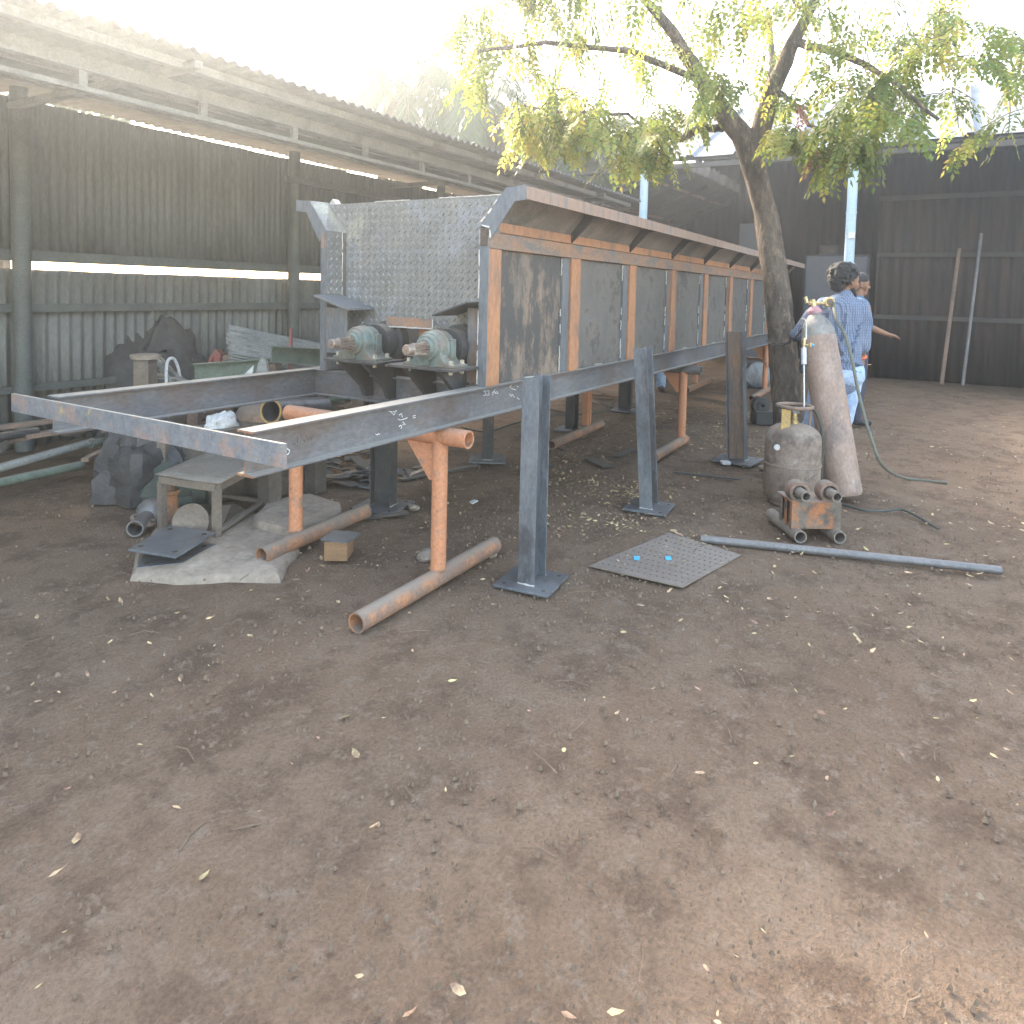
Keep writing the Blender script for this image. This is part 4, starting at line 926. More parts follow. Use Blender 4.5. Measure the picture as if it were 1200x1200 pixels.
# ------------------------------------------------------------------ bearing fixture
def fixture():
    c = gz(948, 612); c.z = 0
    d = (gz(907, 612)-gz(938, 637)); d.z = 0; d.normalize()           # tubes run away to the left
    s_ = Vector((d.y, -d.x, 0)); 
    if s_.dot(RX) < 0: s_ = -s_
    a0 = gz(938, 637); a0.z = 0; a1 = gz(982, 636); a1.z = 0
    t = thing('bearing_fixture', 'burnt steel stand with two bearing shafts in front of the gas bottle', 'fixture', c)
    wid = (a1-a0).dot(s_)
    for k, p in enumerate((a0, a0+s_*wid)):
        m = MB(); m.pipe(p+V(0, 0, .037), p+d*.42+V(0, 0, .037), .037, .029, 24); pp = m.build('skid_pipe', K['pipe'], t, smooth=True)
        m = MB(); m.tube([p+d*.12+V(0, 0, .037), p+d*.13+V(0, 0, .037)], .0285, 16); m.build('bore', K['pipe_in'], pp)
    f0 = a0+d*.05-s_*.035; w2 = wid+.06; z0, z1 = .070, .225; dep = .22
    cs = [f0, f0+s_*w2, f0+s_*w2+d*dep, f0+d*dep]
    m = MB(); th = .008
    m.prism([cs[0]+V(0, 0, z0), cs[1]+V(0, 0, z0), cs[1]+V(0, 0, z1), cs[0]+V(0, 0, z1)], d*th)
    m.prism([cs[0]+d*th+V(0, 0, z1-.008), cs[1]+d*th+V(0, 0, z1-.008), cs[2]+V(0, 0, z1-.008), cs[3]+V(0, 0, z1-.008)], (0, 0, .010))
    m.prism([cs[1]-s_*th+d*th+V(0, 0, z0), cs[2]-s_*th+V(0, 0, z0), cs[2]-s_*th+V(0, 0, z1-.009), cs[1]-s_*th+d*th+V(0, 0, z1-.009)], s_*th)
    for u_ in (0, .42, .78):   # open ribbed left side
        q = cs[0]+d*(th+u_*(dep-.04)); m.prism([q+V(0, 0, z0), q+d*.022+V(0, 0, z0), q+d*.022+V(0, 0, z1-.009), q+V(0, 0, z1-.009)], s_*th)
    m.build('box_frame', K['fixture'], t)
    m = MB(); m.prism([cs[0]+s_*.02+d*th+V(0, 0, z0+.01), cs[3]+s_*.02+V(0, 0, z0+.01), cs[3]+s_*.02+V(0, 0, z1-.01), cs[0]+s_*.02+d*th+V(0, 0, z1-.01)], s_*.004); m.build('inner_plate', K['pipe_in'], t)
    for off in (.045, wid-.005):
        p = f0+s_*(off+.01)+d*.03+V(0, 0, z1+.048)
        m = MB(); m.pipe(p, p+d*.075, .060, .042, 28); b = m.build('bearing_housing', K['rusty'], t, smooth=True)
        m = MB(); m.pipe(p+d*.012, p+d*.05, .042, .034, 24); m.torus(p+d*.018, d, .046, .005, 24, 6); m.build('bearing_race', K['dark'], b, smooth=True)
        m = MB(); m.pipe(p-d*.085, p+d*.09, .0295, .022, 24); sh = m.build('short_shaft', K['pipe'], b, smooth=True)
        m = MB(); m.tube([p-d*.03, p-d*.02], .0215, 14); m.build('bore', K['pipe_in'], sh)
fixture()
# ground pipe
a = gz(821, 636); b = gz(1075, 663); a.z = b.z = .022
m = MB(); m.tube([a, a.lerp(b, .5)+V(0, 0, .002), b+(b-a)*.35], .0225, 16); tag(m.build('steel_pipe', K['steel_pipe'], None, smooth=True), 'long grey steel pipe lying on the ground across the bottom right', 'pipe')
# perforated plate
def perf():
    cor = [gz(785, 626), gz(868, 652), gz(800, 690), gz(690, 665)]
    t = thing('perforated_plate', 'dusty thin plate with rows of small holes lying on the ground', 'plate', cor[0])
    m = MB(); m.prism([Vector((q.x, q.y, .004)) for q in cor], (0, 0, .006)); m.build('sheet', mat('dusty_plate', (.215, .17, .14), (.255, .21, .175), 3, .8, .1, .15), t)
    h = MB()
    for i in range(1, 15):
        for j in range(1, 11):
            u_, v_ = i/15, j/11; q = (cor[0]*(1-u_)+cor[1]*u_)*(1-v_)+(cor[3]*(1-u_)+cor[2]*u_)*v_
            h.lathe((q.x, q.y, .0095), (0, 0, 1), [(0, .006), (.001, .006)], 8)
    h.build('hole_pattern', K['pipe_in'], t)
perf()
for k, (px, py) in enumerate(((746, 657), (783, 657))):
    q = gz(px, py); m = MB(); m.obox(q+V(0, 0, .014), (.02, .008, 0), (-.006, .014, 0), (0, 0, .003)); tag(m.build('plastic_scrap', K['cyan']), ('scrap of cyan plastic at the left end of the perforated plate', 'scrap of cyan plastic in the middle of the perforated plate')[k], 'plastic scrap')

# ------------------------------------------------------------------ black pump beside the tree
def pump():
    c = gz(893, 497); c.z = 0; t = thing('black_casting', 'black machine casting with a round hub on a box base, left of the tree foot', 'machine part', c)
    s_, f_ = SIDE, FW
    m = MB(); m.obox(c+V(0, 0, .075)+s_*.02, s_*.125, f_*.10, V(0, 0, .07)); m.build('box_base', K['black'], t, bevel=.012)
    m = MB(); m.obox(c+V(0, 0, .148)+s_*.02, s_*.14, f_*.11, V(0, 0, .006)); m.build('flange', K['black'], t, bevel=.004)
    m = MB(); m.lathe(c+V(0, 0, .215)-s_*.04+f_*.06, f_, [(-.12, .05), (-.1, .09), (0, .095), (.02, .09), (.02, .045), (.04, .045), (.04, .025), (.0, .02)], 28); m.build('hub', K['black'], t, smooth=True)
pump()

# ------------------------------------------------------------------ left foreground clutter
def work_table():
    z = .34; A, B, Cc, D = gz(184, 561, z), gz(257, 568, z), gz(320, 548, z), gz(250, 534, z)
    A, B = gz(190, 622), gz(254, 634); Cc = gz(309, 597); D = A+(Cc-B)
    for q in (A, B, Cc, D): q.z = 0
    z = (oy(257, 566, B.y)).z
    t = thing('work_table', 'low brown metal work table with a dusty sheet top, under the beam ends', 'table', (A+Cc)/2)
    for q in (A, B, Cc, D):
        m = MB(); m.bar(q+V(0, 0, .0), q+V(0, 0, z-.03), .038, .038, up=(1, 0, 0)); lg = m.build('leg', K['brown_wood'], t, bevel=.002)
        m = MB(); m.lathe(q, (0, 0, 1), [(0, .05), (.006, .05)], 20); m.build('foot_disc', K['rusty'], lg)
    for p, q in ((A, B), (B, Cc), (Cc, D), (D, A)):
        m = MB(); m.bar(p+V(0, 0, z-.02), q+V(0, 0, z-.02), .04, .042); m.build('top_rail', K['brown_wood'], t, bevel=.002)
    for p, q in ((B, Cc), (Cc, D)):
        m = MB(); m.bar(p+V(0, 0, .05), q+V(0, 0, .05), .03, .022); m.build('stretcher', K['brown_wood'], t, bevel=.002)
    ex = (B-A).normalized(); ey = (D-A).normalized(); m = MB(); n = 8; vs = []; fs = []
    P4 = [A-ex*.03-ey*.03, B+ex*.03-ey*.02, Cc+ex*.05+ey*.25, D-ex*.02+ey*.35]
    for i in range(n+1):
        for j in range(n+1):
            u_, v_ = i/n, j/n; q = (P4[0]*(1-u_)+P4[1]*u_)*(1-v_)+(P4[3]*(1-u_)+P4[2]*u_)*v_
            vs.append(q+V(0, 0, z+.008+.006*math.sin(v_*3.2)+.004*noise.noise(q*4)))
    for i in range(n):
        for j in range(n): fs.append((i*(n+1)+j, (i+1)*(n+1)+j, (i+1)*(n+1)+j+1, i*(n+1)+j+1))
    m.add(vs, fs); solidify(m.build('sheet_top', K['table'], t, smooth=True), .004)
    return z
work_table()
def plate_stack():
    grp = 'blue-grey base plates stacked at bottom left'
    specs = [([(160, 668), (214, 662), (253, 640), (176, 636)], .012, 'lower blue-grey plate of the pair at bottom left, askew under the other', -.01),
             ([(150, 646), (206, 655), (253, 626), (198, 618)], .075, 'upper blue-grey steel plate with bolt holes at bottom left, resting on the other', .0)]
    for cor, z, lb, _ in specs:
        pts = [gz(px, py, z) for px, py in cor]; t = thing('drilled_plate', lb, 'steel plate', (pts[0]+pts[2])/2, grp)
        m = MB(); m.prism(pts, (0, 0, .012)); m.build('plate', K['steel_blue'], t, bevel=.002)
        c = (pts[0]+pts[1]+pts[2]+pts[3])/4; h = MB()
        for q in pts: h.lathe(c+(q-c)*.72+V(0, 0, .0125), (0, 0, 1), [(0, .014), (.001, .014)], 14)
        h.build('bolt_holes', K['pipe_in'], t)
plate_stack()
def slab(name, label, cor, z, th, m, seed):
    rn = random.Random(seed); P_ = [gz(a, b, z) for a, b in cor]; out = []
    for p, q in zip(P_, P_[1:]+P_[:1]):
        for k in range(6):
            o = p.lerp(q, k/6); out.append(o+Vector((noise.noise(o*5+Vector((seed, 0, 0))), noise.noise(o*5+Vector((0, seed, 4))), 0))*.05)
    c = sum(out, Vector())/len(out); t = len(out); mb = MB(); vs = []
    for lvl, sc in ((0, 1.02), (th*.7, 1.0), (th, .96)):
        for o in out: vs.append(Vector((c.x+(o.x-c.x)*sc, c.y+(o.y-c.y)*sc, z-th+lvl+.006*noise.noise(o*6))))
    vs.append(Vector((c.x, c.y, z+.005)))
    fs = [(l*t+i, l*t+(i+1) % t, (l+1)*t+(i+1) % t, (l+1)*t+i) for l in range(2) for i in range(t)]+[(2*t+i, 2*t+(i+1) % t, 3*t) for i in range(t)]
    mb.add(vs, fs); o = mb.build(name, m, None, smooth=True); tag(o, label, 'slab'); return o
slab('stone_slab', 'broad pale dusty slab on the ground under the work table', [(150, 672), (330, 672), (350, 640), (300, 600), (262, 585), (185, 600)], .02, .06, K['stone'], 3)
slab('stone_slab', 'pale broken slab end behind the nearest orange trestle leg', [(300, 606), (340, 622), (372, 612), (398, 603), (396, 588), (362, 578), (312, 588)], .06, .08, K['stone'], 9)
def block():
    q = gz(397, 652); q.z = 0; t = thing('wooden_block', 'raw wooden block with a steel offcut on top, below the trestle foot pipe', 'block', q)
    m = MB(); m.obox(q+V(0, 0, .05), SIDE*.06, FW*.07, V(0, 0, .05)); m.build('block', K['wood'], t, bevel=.004)
    m = MB(); m.obox(q+V(0, 0, .106)+SIDE*.01, SIDE*.075+FW*.02, FW*.07-SIDE*.02, V(0, 0, .004)); m.build('steel_offcut', K['steel_blue'], t)
block()
def drum():
    c = gz(318, 572); c.z = 0; t = thing('sooty_drum', 'sooty round drum with a rusty domed lid behind the beam end', 'drum', c)
    m = MB(); m.lathe(c, (0, 0, 1), [(0, .2), (.0, .215), (.02, .22), (.30, .22), (.31, .228), (.33, .228), (.34, .22), (.50, .22)], 40); m.build('body', K['drum'], t, smooth=True)
    m = MB(); m.lathe(c+V(0, 0, .50), (0, 0, 1), [(0, .232), (.03, .235), (.06, .215), (.085, .17), (.10, .1), (.105, .02)], 40); m.build('lid', K['rusty'], t, smooth=True)
    p = ad(345, 484, 4.3); q = thing('blue_pipe_ring', 'large grey-blue pipe with a yellow painted rim lying between the beams', 'pipe', p)
    a = ad(318, 482, 4.35); b = ad(378, 478, 4.9)
    m = MB(); m.pipe(a, b, .075, .066, 28); m.build('pipe', K['steel_blue'], q, smooth=True); m = MB(); m.pipe(a+(a-b).normalized()*.008, a, .077, .064, 28); m.build('yellow_rim', K['yellow'], q, smooth=True)
    m = MB(); m.box(Vector((min(a.x, b.x), min(a.y, b.y)+.02, 0)), Vector((min(a.x, b.x)+.1, min(a.y, b.y)+.12, min(a.z, b.z)-.07))); m.build('prop_block', K['drum'], q)
    m = MB(); m.box(Vector((b.x-.12, b.y-.06, 0)), Vector((b.x-.02, b.y+.04, b.z-.08))); m.build('prop_block', K['drum'], q)
drum()
def screw_jack():
    c = gz(199, 613); c.z = 0; t = thing('screw_jack', 'rusty orange screw jack standing under the work table', 'jack', c)
    m = MB(); m.lathe(c, (0, 0, 1), [(0, .095), (.015, .095), (.03, .07), (.10, .05), (.17, .045), (.18, .055), (.20, .055)], 24); m.build('base', K['orange_dirty'], t, smooth=True)
    m = MB(); m.tube([c+V(0, 0, .2), c+V(0, 0, .25)], .028, 14); m.lathe(c+V(0, 0, .25), (0, 0, 1), [(0, .04), (.025, .045), (.03, .03)], 18); m.build('screw', K['rusty'], t, smooth=True)
    m = MB(); m.prism([c+SIDE*.03+V(0, 0, .0), c+SIDE*.17+V(0, 0, 0), c+SIDE*.04+V(0, 0, .11)], FW*.02); m.build('foot_rib', K['orange_dirty'], t)
screw_jack()
def left_bits():
    # round dished plate on edge
    c = gz(224, 612, .10); t = thing('dished_disc', 'round dusty steel disc standing on edge under the work table', 'disc', c)
    m = MB(); m.lathe(c+RF*.0, (RF*-1+V(0, 0, .25)), [(-.02, .07), (0, .10), (.01, .10), (.0, .07), (-.01, .02)], 36); m.build('disc', K['brown_wood'], t, smooth=True)
    a = gz(240, 640, .0); b = gz(262, 592, .10); m = MB(); m.bar(a, b, .09, .006); tag(m.build('flat_bar', K['rusty']), 'brown flat bar leaning inside the work table legs', 'flat bar')
    # pipes, flange and motor at the frame's edge
    a = gz(166, 605, .10); b = a+Vector((.12, .35, .0)); t = thing('pipe_elbow', 'grey pipe with a yellow mouth at the left beside the table leg', 'pipe', a)
    q = gz(180, 600, .05); e = (q-gz(140, 636, .05)).normalized(); m = MB(); m.pipe(q-e*.3, q, .046, .038, 24); m.build('pipe', K['steel_pipe'], t, smooth=True)
    m = MB(); m.pipe(q, q+e*.012, .048, .036, 24); m.build('yellow_rim', K['yellow'], t, smooth=True)
    q = gz(168, 622); q.z = 0; t = thing('wheel_hub', 'dusty spoked wheel hub lying at the left beside the blue-grey plates', 'wheel', q)
    m = MB(); m.torus(q+V(0, 0, .06), V(.3, -.3, 1), .06, .012, 28, 8)
    for k in range(4):
        an = k*math.pi/4; d = Vector((math.cos(an), math.sin(an), 0))*.06; m.tube([q+V(0, 0, .06)-d, q+V(0, 0, .06)+d], .006, 6)
    m.build('wheel', K['rusty'], t, smooth=True)
    m = MB(); m.lathe(q-SIDE*.02+V(0, 0, .01)+RF*.14, (0, 0, 1), [(0, .08), (.05, .09), (.10, .08), (.13, .05), (.14, .02)], 24); tag(m.build('motor_casing', K['steel_pipe'], None, smooth=True), 'grey rounded motor casing left of the work table', 'motor')
    # wide wooden post behind table with cap
    for (px0, px1, pyt, dep, lb, cap) in ((181, 200, 500, 4.6, 'weathered timber post behind the front channel, rising from the table', 0), (160, 182, 420, 5.2, 'timber post with a flat cap beside the white hose coil', 1)):
        c = ad((px0+px1)/2, 500, dep); h = ad((px0+px1)/2, pyt, dep).z; wd = (px1-px0)*dep/FPX
        t = thing('timber_post', lb, 'post', (c.x, c.y, 0)); m = MB(); m.bar((c.x, c.y, 0), (c.x, c.y, h), wd, wd*.8, up=SIDE); m.build('post', K['brown_wood'], t, bevel=.006)
        if cap: m = MB(); m.lathe((c.x, c.y, h), (0, 0, 1), [(0, wd*.72), (.03, wd*.75), (.035, wd*.6)], 24); m.build('cap', K['stone'], t, smooth=True)
    # tarps and sacks as lumpy heaps
    def heap(name, label, cat, px, py, dep, sx, sy, sz, m, seed, z0=0):
        c = ad(px, py, dep); t = MB(); n1, n2 = 28, 14; vs = []
        for i in range(n1):
            for j in range(n2+1):
                th_ = 2*math.pi*i/n1; ph = math.pi/2*j/n2; p = Vector((math.cos(th_)*math.cos(ph), math.sin(th_)*math.cos(ph), math.sin(ph)))
                r_ = 1+.28*noise.noise(p*2.2+Vector((seed, 0, 0)))+.16*noise.noise(p*6+Vector((0, seed, 0)))
                vs.append(Vector((c.x+p.x*sx*r_, c.y+p.y*sy*r_, z0+max(0, p.z*sz*r_))))
        fs = [(i*(n2+1)+j, ((i+1) % n1)*(n2+1)+j, ((i+1) % n1)*(n2+1)+j+1, i*(n2+1)+j+1) for i in range(n1) for j in range(n2)]
        t.add(vs, fs); o = t.build(name, m, None, smooth=True); o.data.set_sharp_from_angle(angle=R(30)); tag(o, label, cat)
    heap('green_tarp', 'crumpled dark green tarpaulin heap behind the front channel', 'tarpaulin', 222, 500, 4.7, .34, .26, .30, K['green_tarp'], 2)
    heap('black_tarp', 'black tarpaulin heap against the corrugated wall at far left', 'tarpaulin', 190, 420, 7.0, .62, .35, .95, K['tarp'], 5)
    heap('junk_heap', 'dark heap of sacks behind the table at far left', 'sacks', 172, 520, 4.7, .28, .3, .55, K['tarp'], 8)
    heap('junk_heap', 'low dark green heap of sacks between the two beams', 'sacks', 300, 500, 5.4, .45, .35, .36, K['green_tarp'], 12)
    c = ad(262, 487, 4.75)
    heap('white_cloth', 'crumpled white bags lying on a dark box between the two beams', 'bag', 262, 487, 4.75, .13, .09, .09, K['white'], 14, .46)
    t = thing('scrap_box', 'dark steel scrap box under the white bags between the beams', 'box', (c.x, c.y, 0)); q = ad(262, 487, 4.75); m = MB()
    for a_, b_ in (((-.2, -.15), (.2, -.14)), ((-.2, .14), (.2, .15)), ((-.2, -.14), (-.19, .14)), ((.19, -.14), (.2, .14))): m.box((q.x+a_[0], q.y+a_[1], 0), (q.x+b_[0], q.y+b_[1], .46))
    m.box((q.x-.19, q.y-.14, .42), (q.x+.19, q.y+.14, .458)); m.build('box', K['drum'], t, bevel=.003)
    # white hose coil
    c = ad(205, 430, 5.5); t = thing('hose_coil', 'loose coil of pale hose and rods beside the capped timber post', 'hose', (c.x, c.y, 0)); rn = random.Random(5)
    m = MB(); m.tube(smooth_path([ad(195, 452, 5.3), ad(195, 430, 5.3), ad(198, 421, 5.35), ad(204, 421, 5.4), ad(209, 432, 5.45), ad(212, 450, 5.5), ad(216, 470, 5.5)]), .012, 8); m.build('hose_loop', K['white'], t, smooth=True)
    m = MB()
    for k in range(16):
        a = ad(184+rn.uniform(-3, 8), 425+rn.uniform(-8, 20), 5.4+rn.uniform(0, .4)); b = ad(205+rn.uniform(-5, 22), 448+rn.uniform(0, 14), 5.2+rn.uniform(0, .4)); b = b+(b-a)*.5; m.tube([a, a.lerp(b, .5)+V(0, 0, .02), b], .006+rn.uniform(0, .004), 5)
    m.build('rods', K['cement'], t, smooth=True)
    # support under that coil: crate
    q = ad(205, 470, 5.6); t = thing('scrap_crate', 'low wooden crate carrying the hose coil', 'crate', (q.x, q.y, 0)); m = MB()
    for k in range(5): m.box((q.x-.3, q.y-.25, .05+k*.1), (q.x+.3, q.y+.25, .13+k*.1))
    m.build('slats', K['brown_wood'], t, bevel=.004)
    # red bracket box
    p = [ad(x, y, 5.9) for x, y in ((236, 440), (246, 418), (252, 409), (259, 416), (256, 432), (248, 446))]; t = thing('red_bracket', 'red painted steel bracket leaning against the corrugated wall', 'bracket', p[0])
    m = MB(); m.prism(p, RF*.12); m.build('plate', K['red'], t, bevel=.004); e = [p[0].lerp(p[3], .35), p[1].lerp(p[3], .35), p[2].lerp(p[5], .3), p[4].lerp(p[0], .3)]
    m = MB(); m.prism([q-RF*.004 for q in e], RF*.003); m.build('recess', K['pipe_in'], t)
    # stacked corrugated sheets leaning
    a = ad(266, 388, 5.9); b = ad(372, 408, 6.6); dn = (ad(268, 424, 5.5)-a); t = thing('corrugated_sheets', 'pile of grey corrugated roofing sheets leaning by the shed wall', 'roofing sheets', Vector((a.x, a.y, 0)))
    u_ = (b-a); nrm = u_.cross(dn).normalized()
    for k in range(4):
        o = a-nrm*(.02*k)*(1 if nrm.z < 0 else -1)+Vector((.02*k, .03*k, .0)); mm = corr(o, dn, u_, dn.length, u_.length*1.25, .085, .014, nrm, jag=.05, nv=5, sag=.02).build('sheet', K['cement'], t, smooth=True, fix=False); solidify(mm, .005)
    m = MB(); m.bar(a+dn*.6+V(0, 0, -.05), Vector((a.x+dn.x*.6, a.y+dn.y*.6, 0)), .06, .06, up=SIDE); m.build('prop', K['rusty'], t); m = MB(); e_ = b+dn*.6; m.bar(e_+V(0, 0, -.05), Vector((e_.x, e_.y, 0)), .06, .06, up=SIDE); m.build('prop', K['rusty'], t)
    # green channel lengths
    for (p0, p1, d0, d1, z_, lb) in (((318, 415), (420, 420), 5.4, 6.2, .1, 'green steel channel lying behind the far beam, its end up on the sheets'), ((228, 436), (330, 428), 5.3, 5.6, .1, 'dull green steel channel low behind the far beam at left')):
        A = ad(*p0, d0); B = ad(*p1, d1); t = thing('green_channel', lb, 'steel channel', (A.x, A.y, 0)); m = MB(); m.bar(A, B, .012, .13); m.bar(A+V(0, 0, .06)-FW*-.03, B+V(0, 0, .06)+FW*.03, .06, .008); m.bar(A+V(0, 0, -.06)+FW*.03, B+V(0, 0, -.06)+FW*.03, .06, .008); m.build('channel', K['green'], t)
        for q in (A, B): MB().bar(Vector((q.x, q.y, 0)), q+V(0, 0, -.07), .08, .08, up=SIDE).build('prop', K['rusty'], t)
    A = ad(341, 385, 5.9); B = ad(339, 410, 5.7); m = MB(); m.bar(A, Vector((B.x, B.y, 0)), .035, .02, up=SIDE); tag(m.build('red_bar', K['red']), 'upright red flat bar behind the green channel', 'flat bar')
    p = [ad(x, y, 5.2) for x, y in ((299, 440), (303, 424), (307, 417), (312, 424), (314, 441))]; m = MB(); base = [Vector((p[0].x, p[0].y, 0)), Vector((p[-1].x, p[-1].y, 0))]
    m.prism([base[0]]+p+[base[1]], RF*.05); tag(m.build('pointed_offcut', K['cement']), 'grey pointed steel offcut standing behind the far beam', 'offcut')
    p = [ad(x, y, 5.1) for x, y in ((284, 441), (297, 428), (296, 436), (293, 441))]; m = MB(); m.prism([Vector((p[0].x, p[0].y, 0))]+p+[Vector((p[-1].x, p[-1].y, 0))], RF*.01); tag(m.build('paper_scrap', K['white']), 'pale scrap of sheet sticking up behind the far beam', 'scrap')
left_bits()
def wall_scrap():
    rn = random.Random(31); lbs = {'rusty': 'rusty length of steel in the scrap pile by the shed wall', 'green': 'green painted length of steel in the scrap pile by the shed wall', 'dark': 'dark length of steel in the scrap pile by the shed wall', 'cement': 'pale grey length in the scrap pile by the shed wall'}
    for i in range(34):
        k = rn.choice(('rusty', 'rusty', 'dark', 'dark', 'green', 'cement')); row = i % 3; z = (.04, .16, .30)[row]+rn.uniform(0, .08); x = rn.uniform(2.2, 6.4); y = rn.uniform(5.1, 6.0); a = rn.gauss(0, .35); L = rn.uniform(.5, 1.3)
        d = Vector((math.cos(a), math.sin(a), rn.uniform(-.03, .12)))*L/2; c = Vector((x, y, z)); m = MB()
        if rn.random() < .5: m.pipe(c-d, c+d, .03, .024, 12)
        else: m.bar(c-d, c+d, rn.uniform(.04, .12), rn.uniform(.008, .03))
        tag(m.build('scrap_length', K[k]), lbs[k], 'scrap steel', lbs[k].replace('length of steel', 'lengths').replace('length', 'lengths') if 'pale' not in lbs[k] else 'pale grey lengths in the scrap pile by the shed wall')
    for i in range(18):   # small scrap round the work table
        px, py = rn.uniform(176, 300), rn.uniform(545, 590); q = gz(px, py, .02); a = rn.uniform(0, 3.1); L = rn.uniform(.1, .3); d = Vector((math.cos(a), math.sin(a), 0))*L/2; m = MB(); c = q+V(0, 0, .012)
        if i % 2: m.pipe(c-d+V(0, 0, .01), c+d+V(0, 0, .01), .02, .015, 12)
        else: m.bar(c-d, c+d, rn.uniform(.03, .08), .008)
        tag(m.build('scrap_piece', K[rn.choice(('rusty', 'dark', 'steel_blue'))]), 'small scrap piece on the ground behind the work table', 'scrap steel', 'small scrap pieces behind the work table')
wall_scrap()

# ------------------------------------------------------------------ steel offcuts in a heap, one by one
def scraps():
    rn = random.Random(21); proto = []
    for k in range(5):
        L, W = rn.uniform(.12, .26), rn.uniform(.05, .10); m = MB()
        pts = [(-L/2, -W/2, 0), (L/2*rn.uniform(.6, 1), -W/2, 0), (L/2, W/2*rn.uniform(-.2, 1), 0), (L*.1, W/2, 0), (-L/2, W/2*rn.uniform(.3, 1), 0)]
        m.prism(pts, (0, 0, .006)); o = m.build('steel_offcut', K['steel_blue'] if k % 2 else K['dark'], None, bevel=.001); proto.append(o)
    used = set()
    for i in range(78):
        px, py = rn.uniform(362, 442), rn.uniform(532, 572)
        if px < 385 and py > 560: py -= 10
        if i > 69: px, py = rn.uniform(462, 492), rn.uniform(546, 572)
        k = i % 5; o = proto[k] if k not in used else proto[k].copy()
        if k in used: C.objects.link(o)
        used.add(k); q = gz(px, py); hz = rn.uniform(.01, .17) if i < 70 else .01
        hz *= max(.2, 1-abs(px-405)/60)
        o.location = (q.x, q.y, hz); o.rotation_euler = (rn.uniform(-.35, .35), rn.uniform(-.35, .35), rn.uniform(0, 6.3))
        tag(o, 'flat dark steel offcut in the heap behind the nearest orange leg' if i < 70 else 'flat dark steel offcut scattered right of the dark post', 'steel offcut', 'steel offcuts heaped behind the nearest orange leg' if i < 70 else 'steel offcuts scattered right of the dark post')
scraps()
def flats():
    for (p, q, wd, lb) in (((560, 545), (470, 562), .05, 'dark flat bar on the dirt between the orange leg and the dark post'), ((478, 600), (380, 612), .06, 'dark flat bar lying behind the trestle foot pipe'), ((690, 537), (712, 547), .10, 'brown flat offcut on the dirt beside fallen leaves'), ((722, 535), (742, 526), .07, 'brown flat offcut close behind the middle front post'),
                          ((790, 553), (868, 562), .02, 'thin dark rod on the dirt below the trestle foot'), ((648, 545), (612, 553), .04, 'short dark bar behind the nearest front post'), ((640, 520), (662, 527), .03, 'dark pipe stub beside the dirty orange foot pipe')):
        A, B = gz(*p, .01), gz(*q, .012); m = MB(); m.bar(A, B, wd, .012); tag(m.build('flat_bar', K['dark']), lb, 'flat bar')
    for k, (px, py, s_, lb) in enumerate(((485, 597, .035, 'small brown rock on the flat bar right of the dark post'), (575, 652, .03, 'pale brown stone near the bottom, beside the nearest front post'), (893, 549, .03, 'grey stone beside the leaning post plate'), (500, 655, .05, 'dusty stone at the bottom below the orange leg'))):
        q = gz(px, py); m = MB(); n1, n2 = 12, 7; vs = []
        for i in range(n1):
            for j in range(n2+1):
                th_ = 2*math.pi*i/n1; ph = math.pi*(j/n2-.5); p = Vector((math.cos(th_)*math.cos(ph), math.sin(th_)*math.cos(ph), math.sin(ph)*.6)); vs.append(q+V(0, 0, s_*.4)+p*s_*(1+.5*noise.noise(p*1.5+Vector((k*5, 0, 0)))))
        m.add(vs, [(i*(n2+1)+j, ((i+1) % n1)*(n2+1)+j, ((i+1) % n1)*(n2+1)+j+1, i*(n2+1)+j+1) for i in range(n1) for j in range(n2)]); tag(m.build('stone', K['stone'], None), lb, 'stone')
    q = gz(553, 590); m = MB(); m.prism([q+V(-.03, -.02, .004), q+V(.03, -.03, .012), q+V(.04, .01, .01), q+V(.0, .02, .004)], (0, 0, .006)); tag(m.build('paper_scrap', K['white']), 'small white scrap on the bare dirt between the orange leg and the front post', 'scrap')
    q = gz(850, 544); m = MB(); m.obox(q+V(0, 0, .015), (.03, .02, 0), (-.02, .03, 0), (0, 0, .014)); tag(m.build('white_lump', K['white'], None, bevel=.008), 'white lump beside the plate of the leaning post', 'lump')
    q = gz(797, 517); m = MB(); m.obox(q+V(0, 0, .012), (.02, .01, 0), (-.01, .02, 0), (0, 0, .01)); tag(m.build('white_lump', K['white'], None, bevel=.006), 'tiny white lump left of the middle trestle leg', 'lump')
    # ropes / cable under the hopper
    rn = random.Random(4)
    hose('loose_cable', 'grey cable looping on the dirt under the far half of the hopper', 'cable', [gz(640, 478, .01), gz(665, 484, .01), gz(695, 484, .01), gz(716, 476, .01), gz(718, 465, .03), gz(706, 462, .06), gz(703, 470, .01), gz(725, 480, .01), gz(760, 474, .01)], .008, K['rubber'])
    hose('loose_cable', 'dark cable crossing the dirt behind the nearest front post', 'cable', [gz(540, 500, .01), gz(570, 506, .01), gz(600, 497, .01), gz(640, 488, .01), gz(690, 486, .01)], .007, K['rubber'])
    # bundle of wood under the far end
    m = MB(); a, b = gz(690, 462, .04), gz(735, 466, .05); m.bar(a, b, .08, .03); tag(m.build('timber_plank', K['wood']), 'pale plank on the dirt under the hopper', 'plank')
flats()
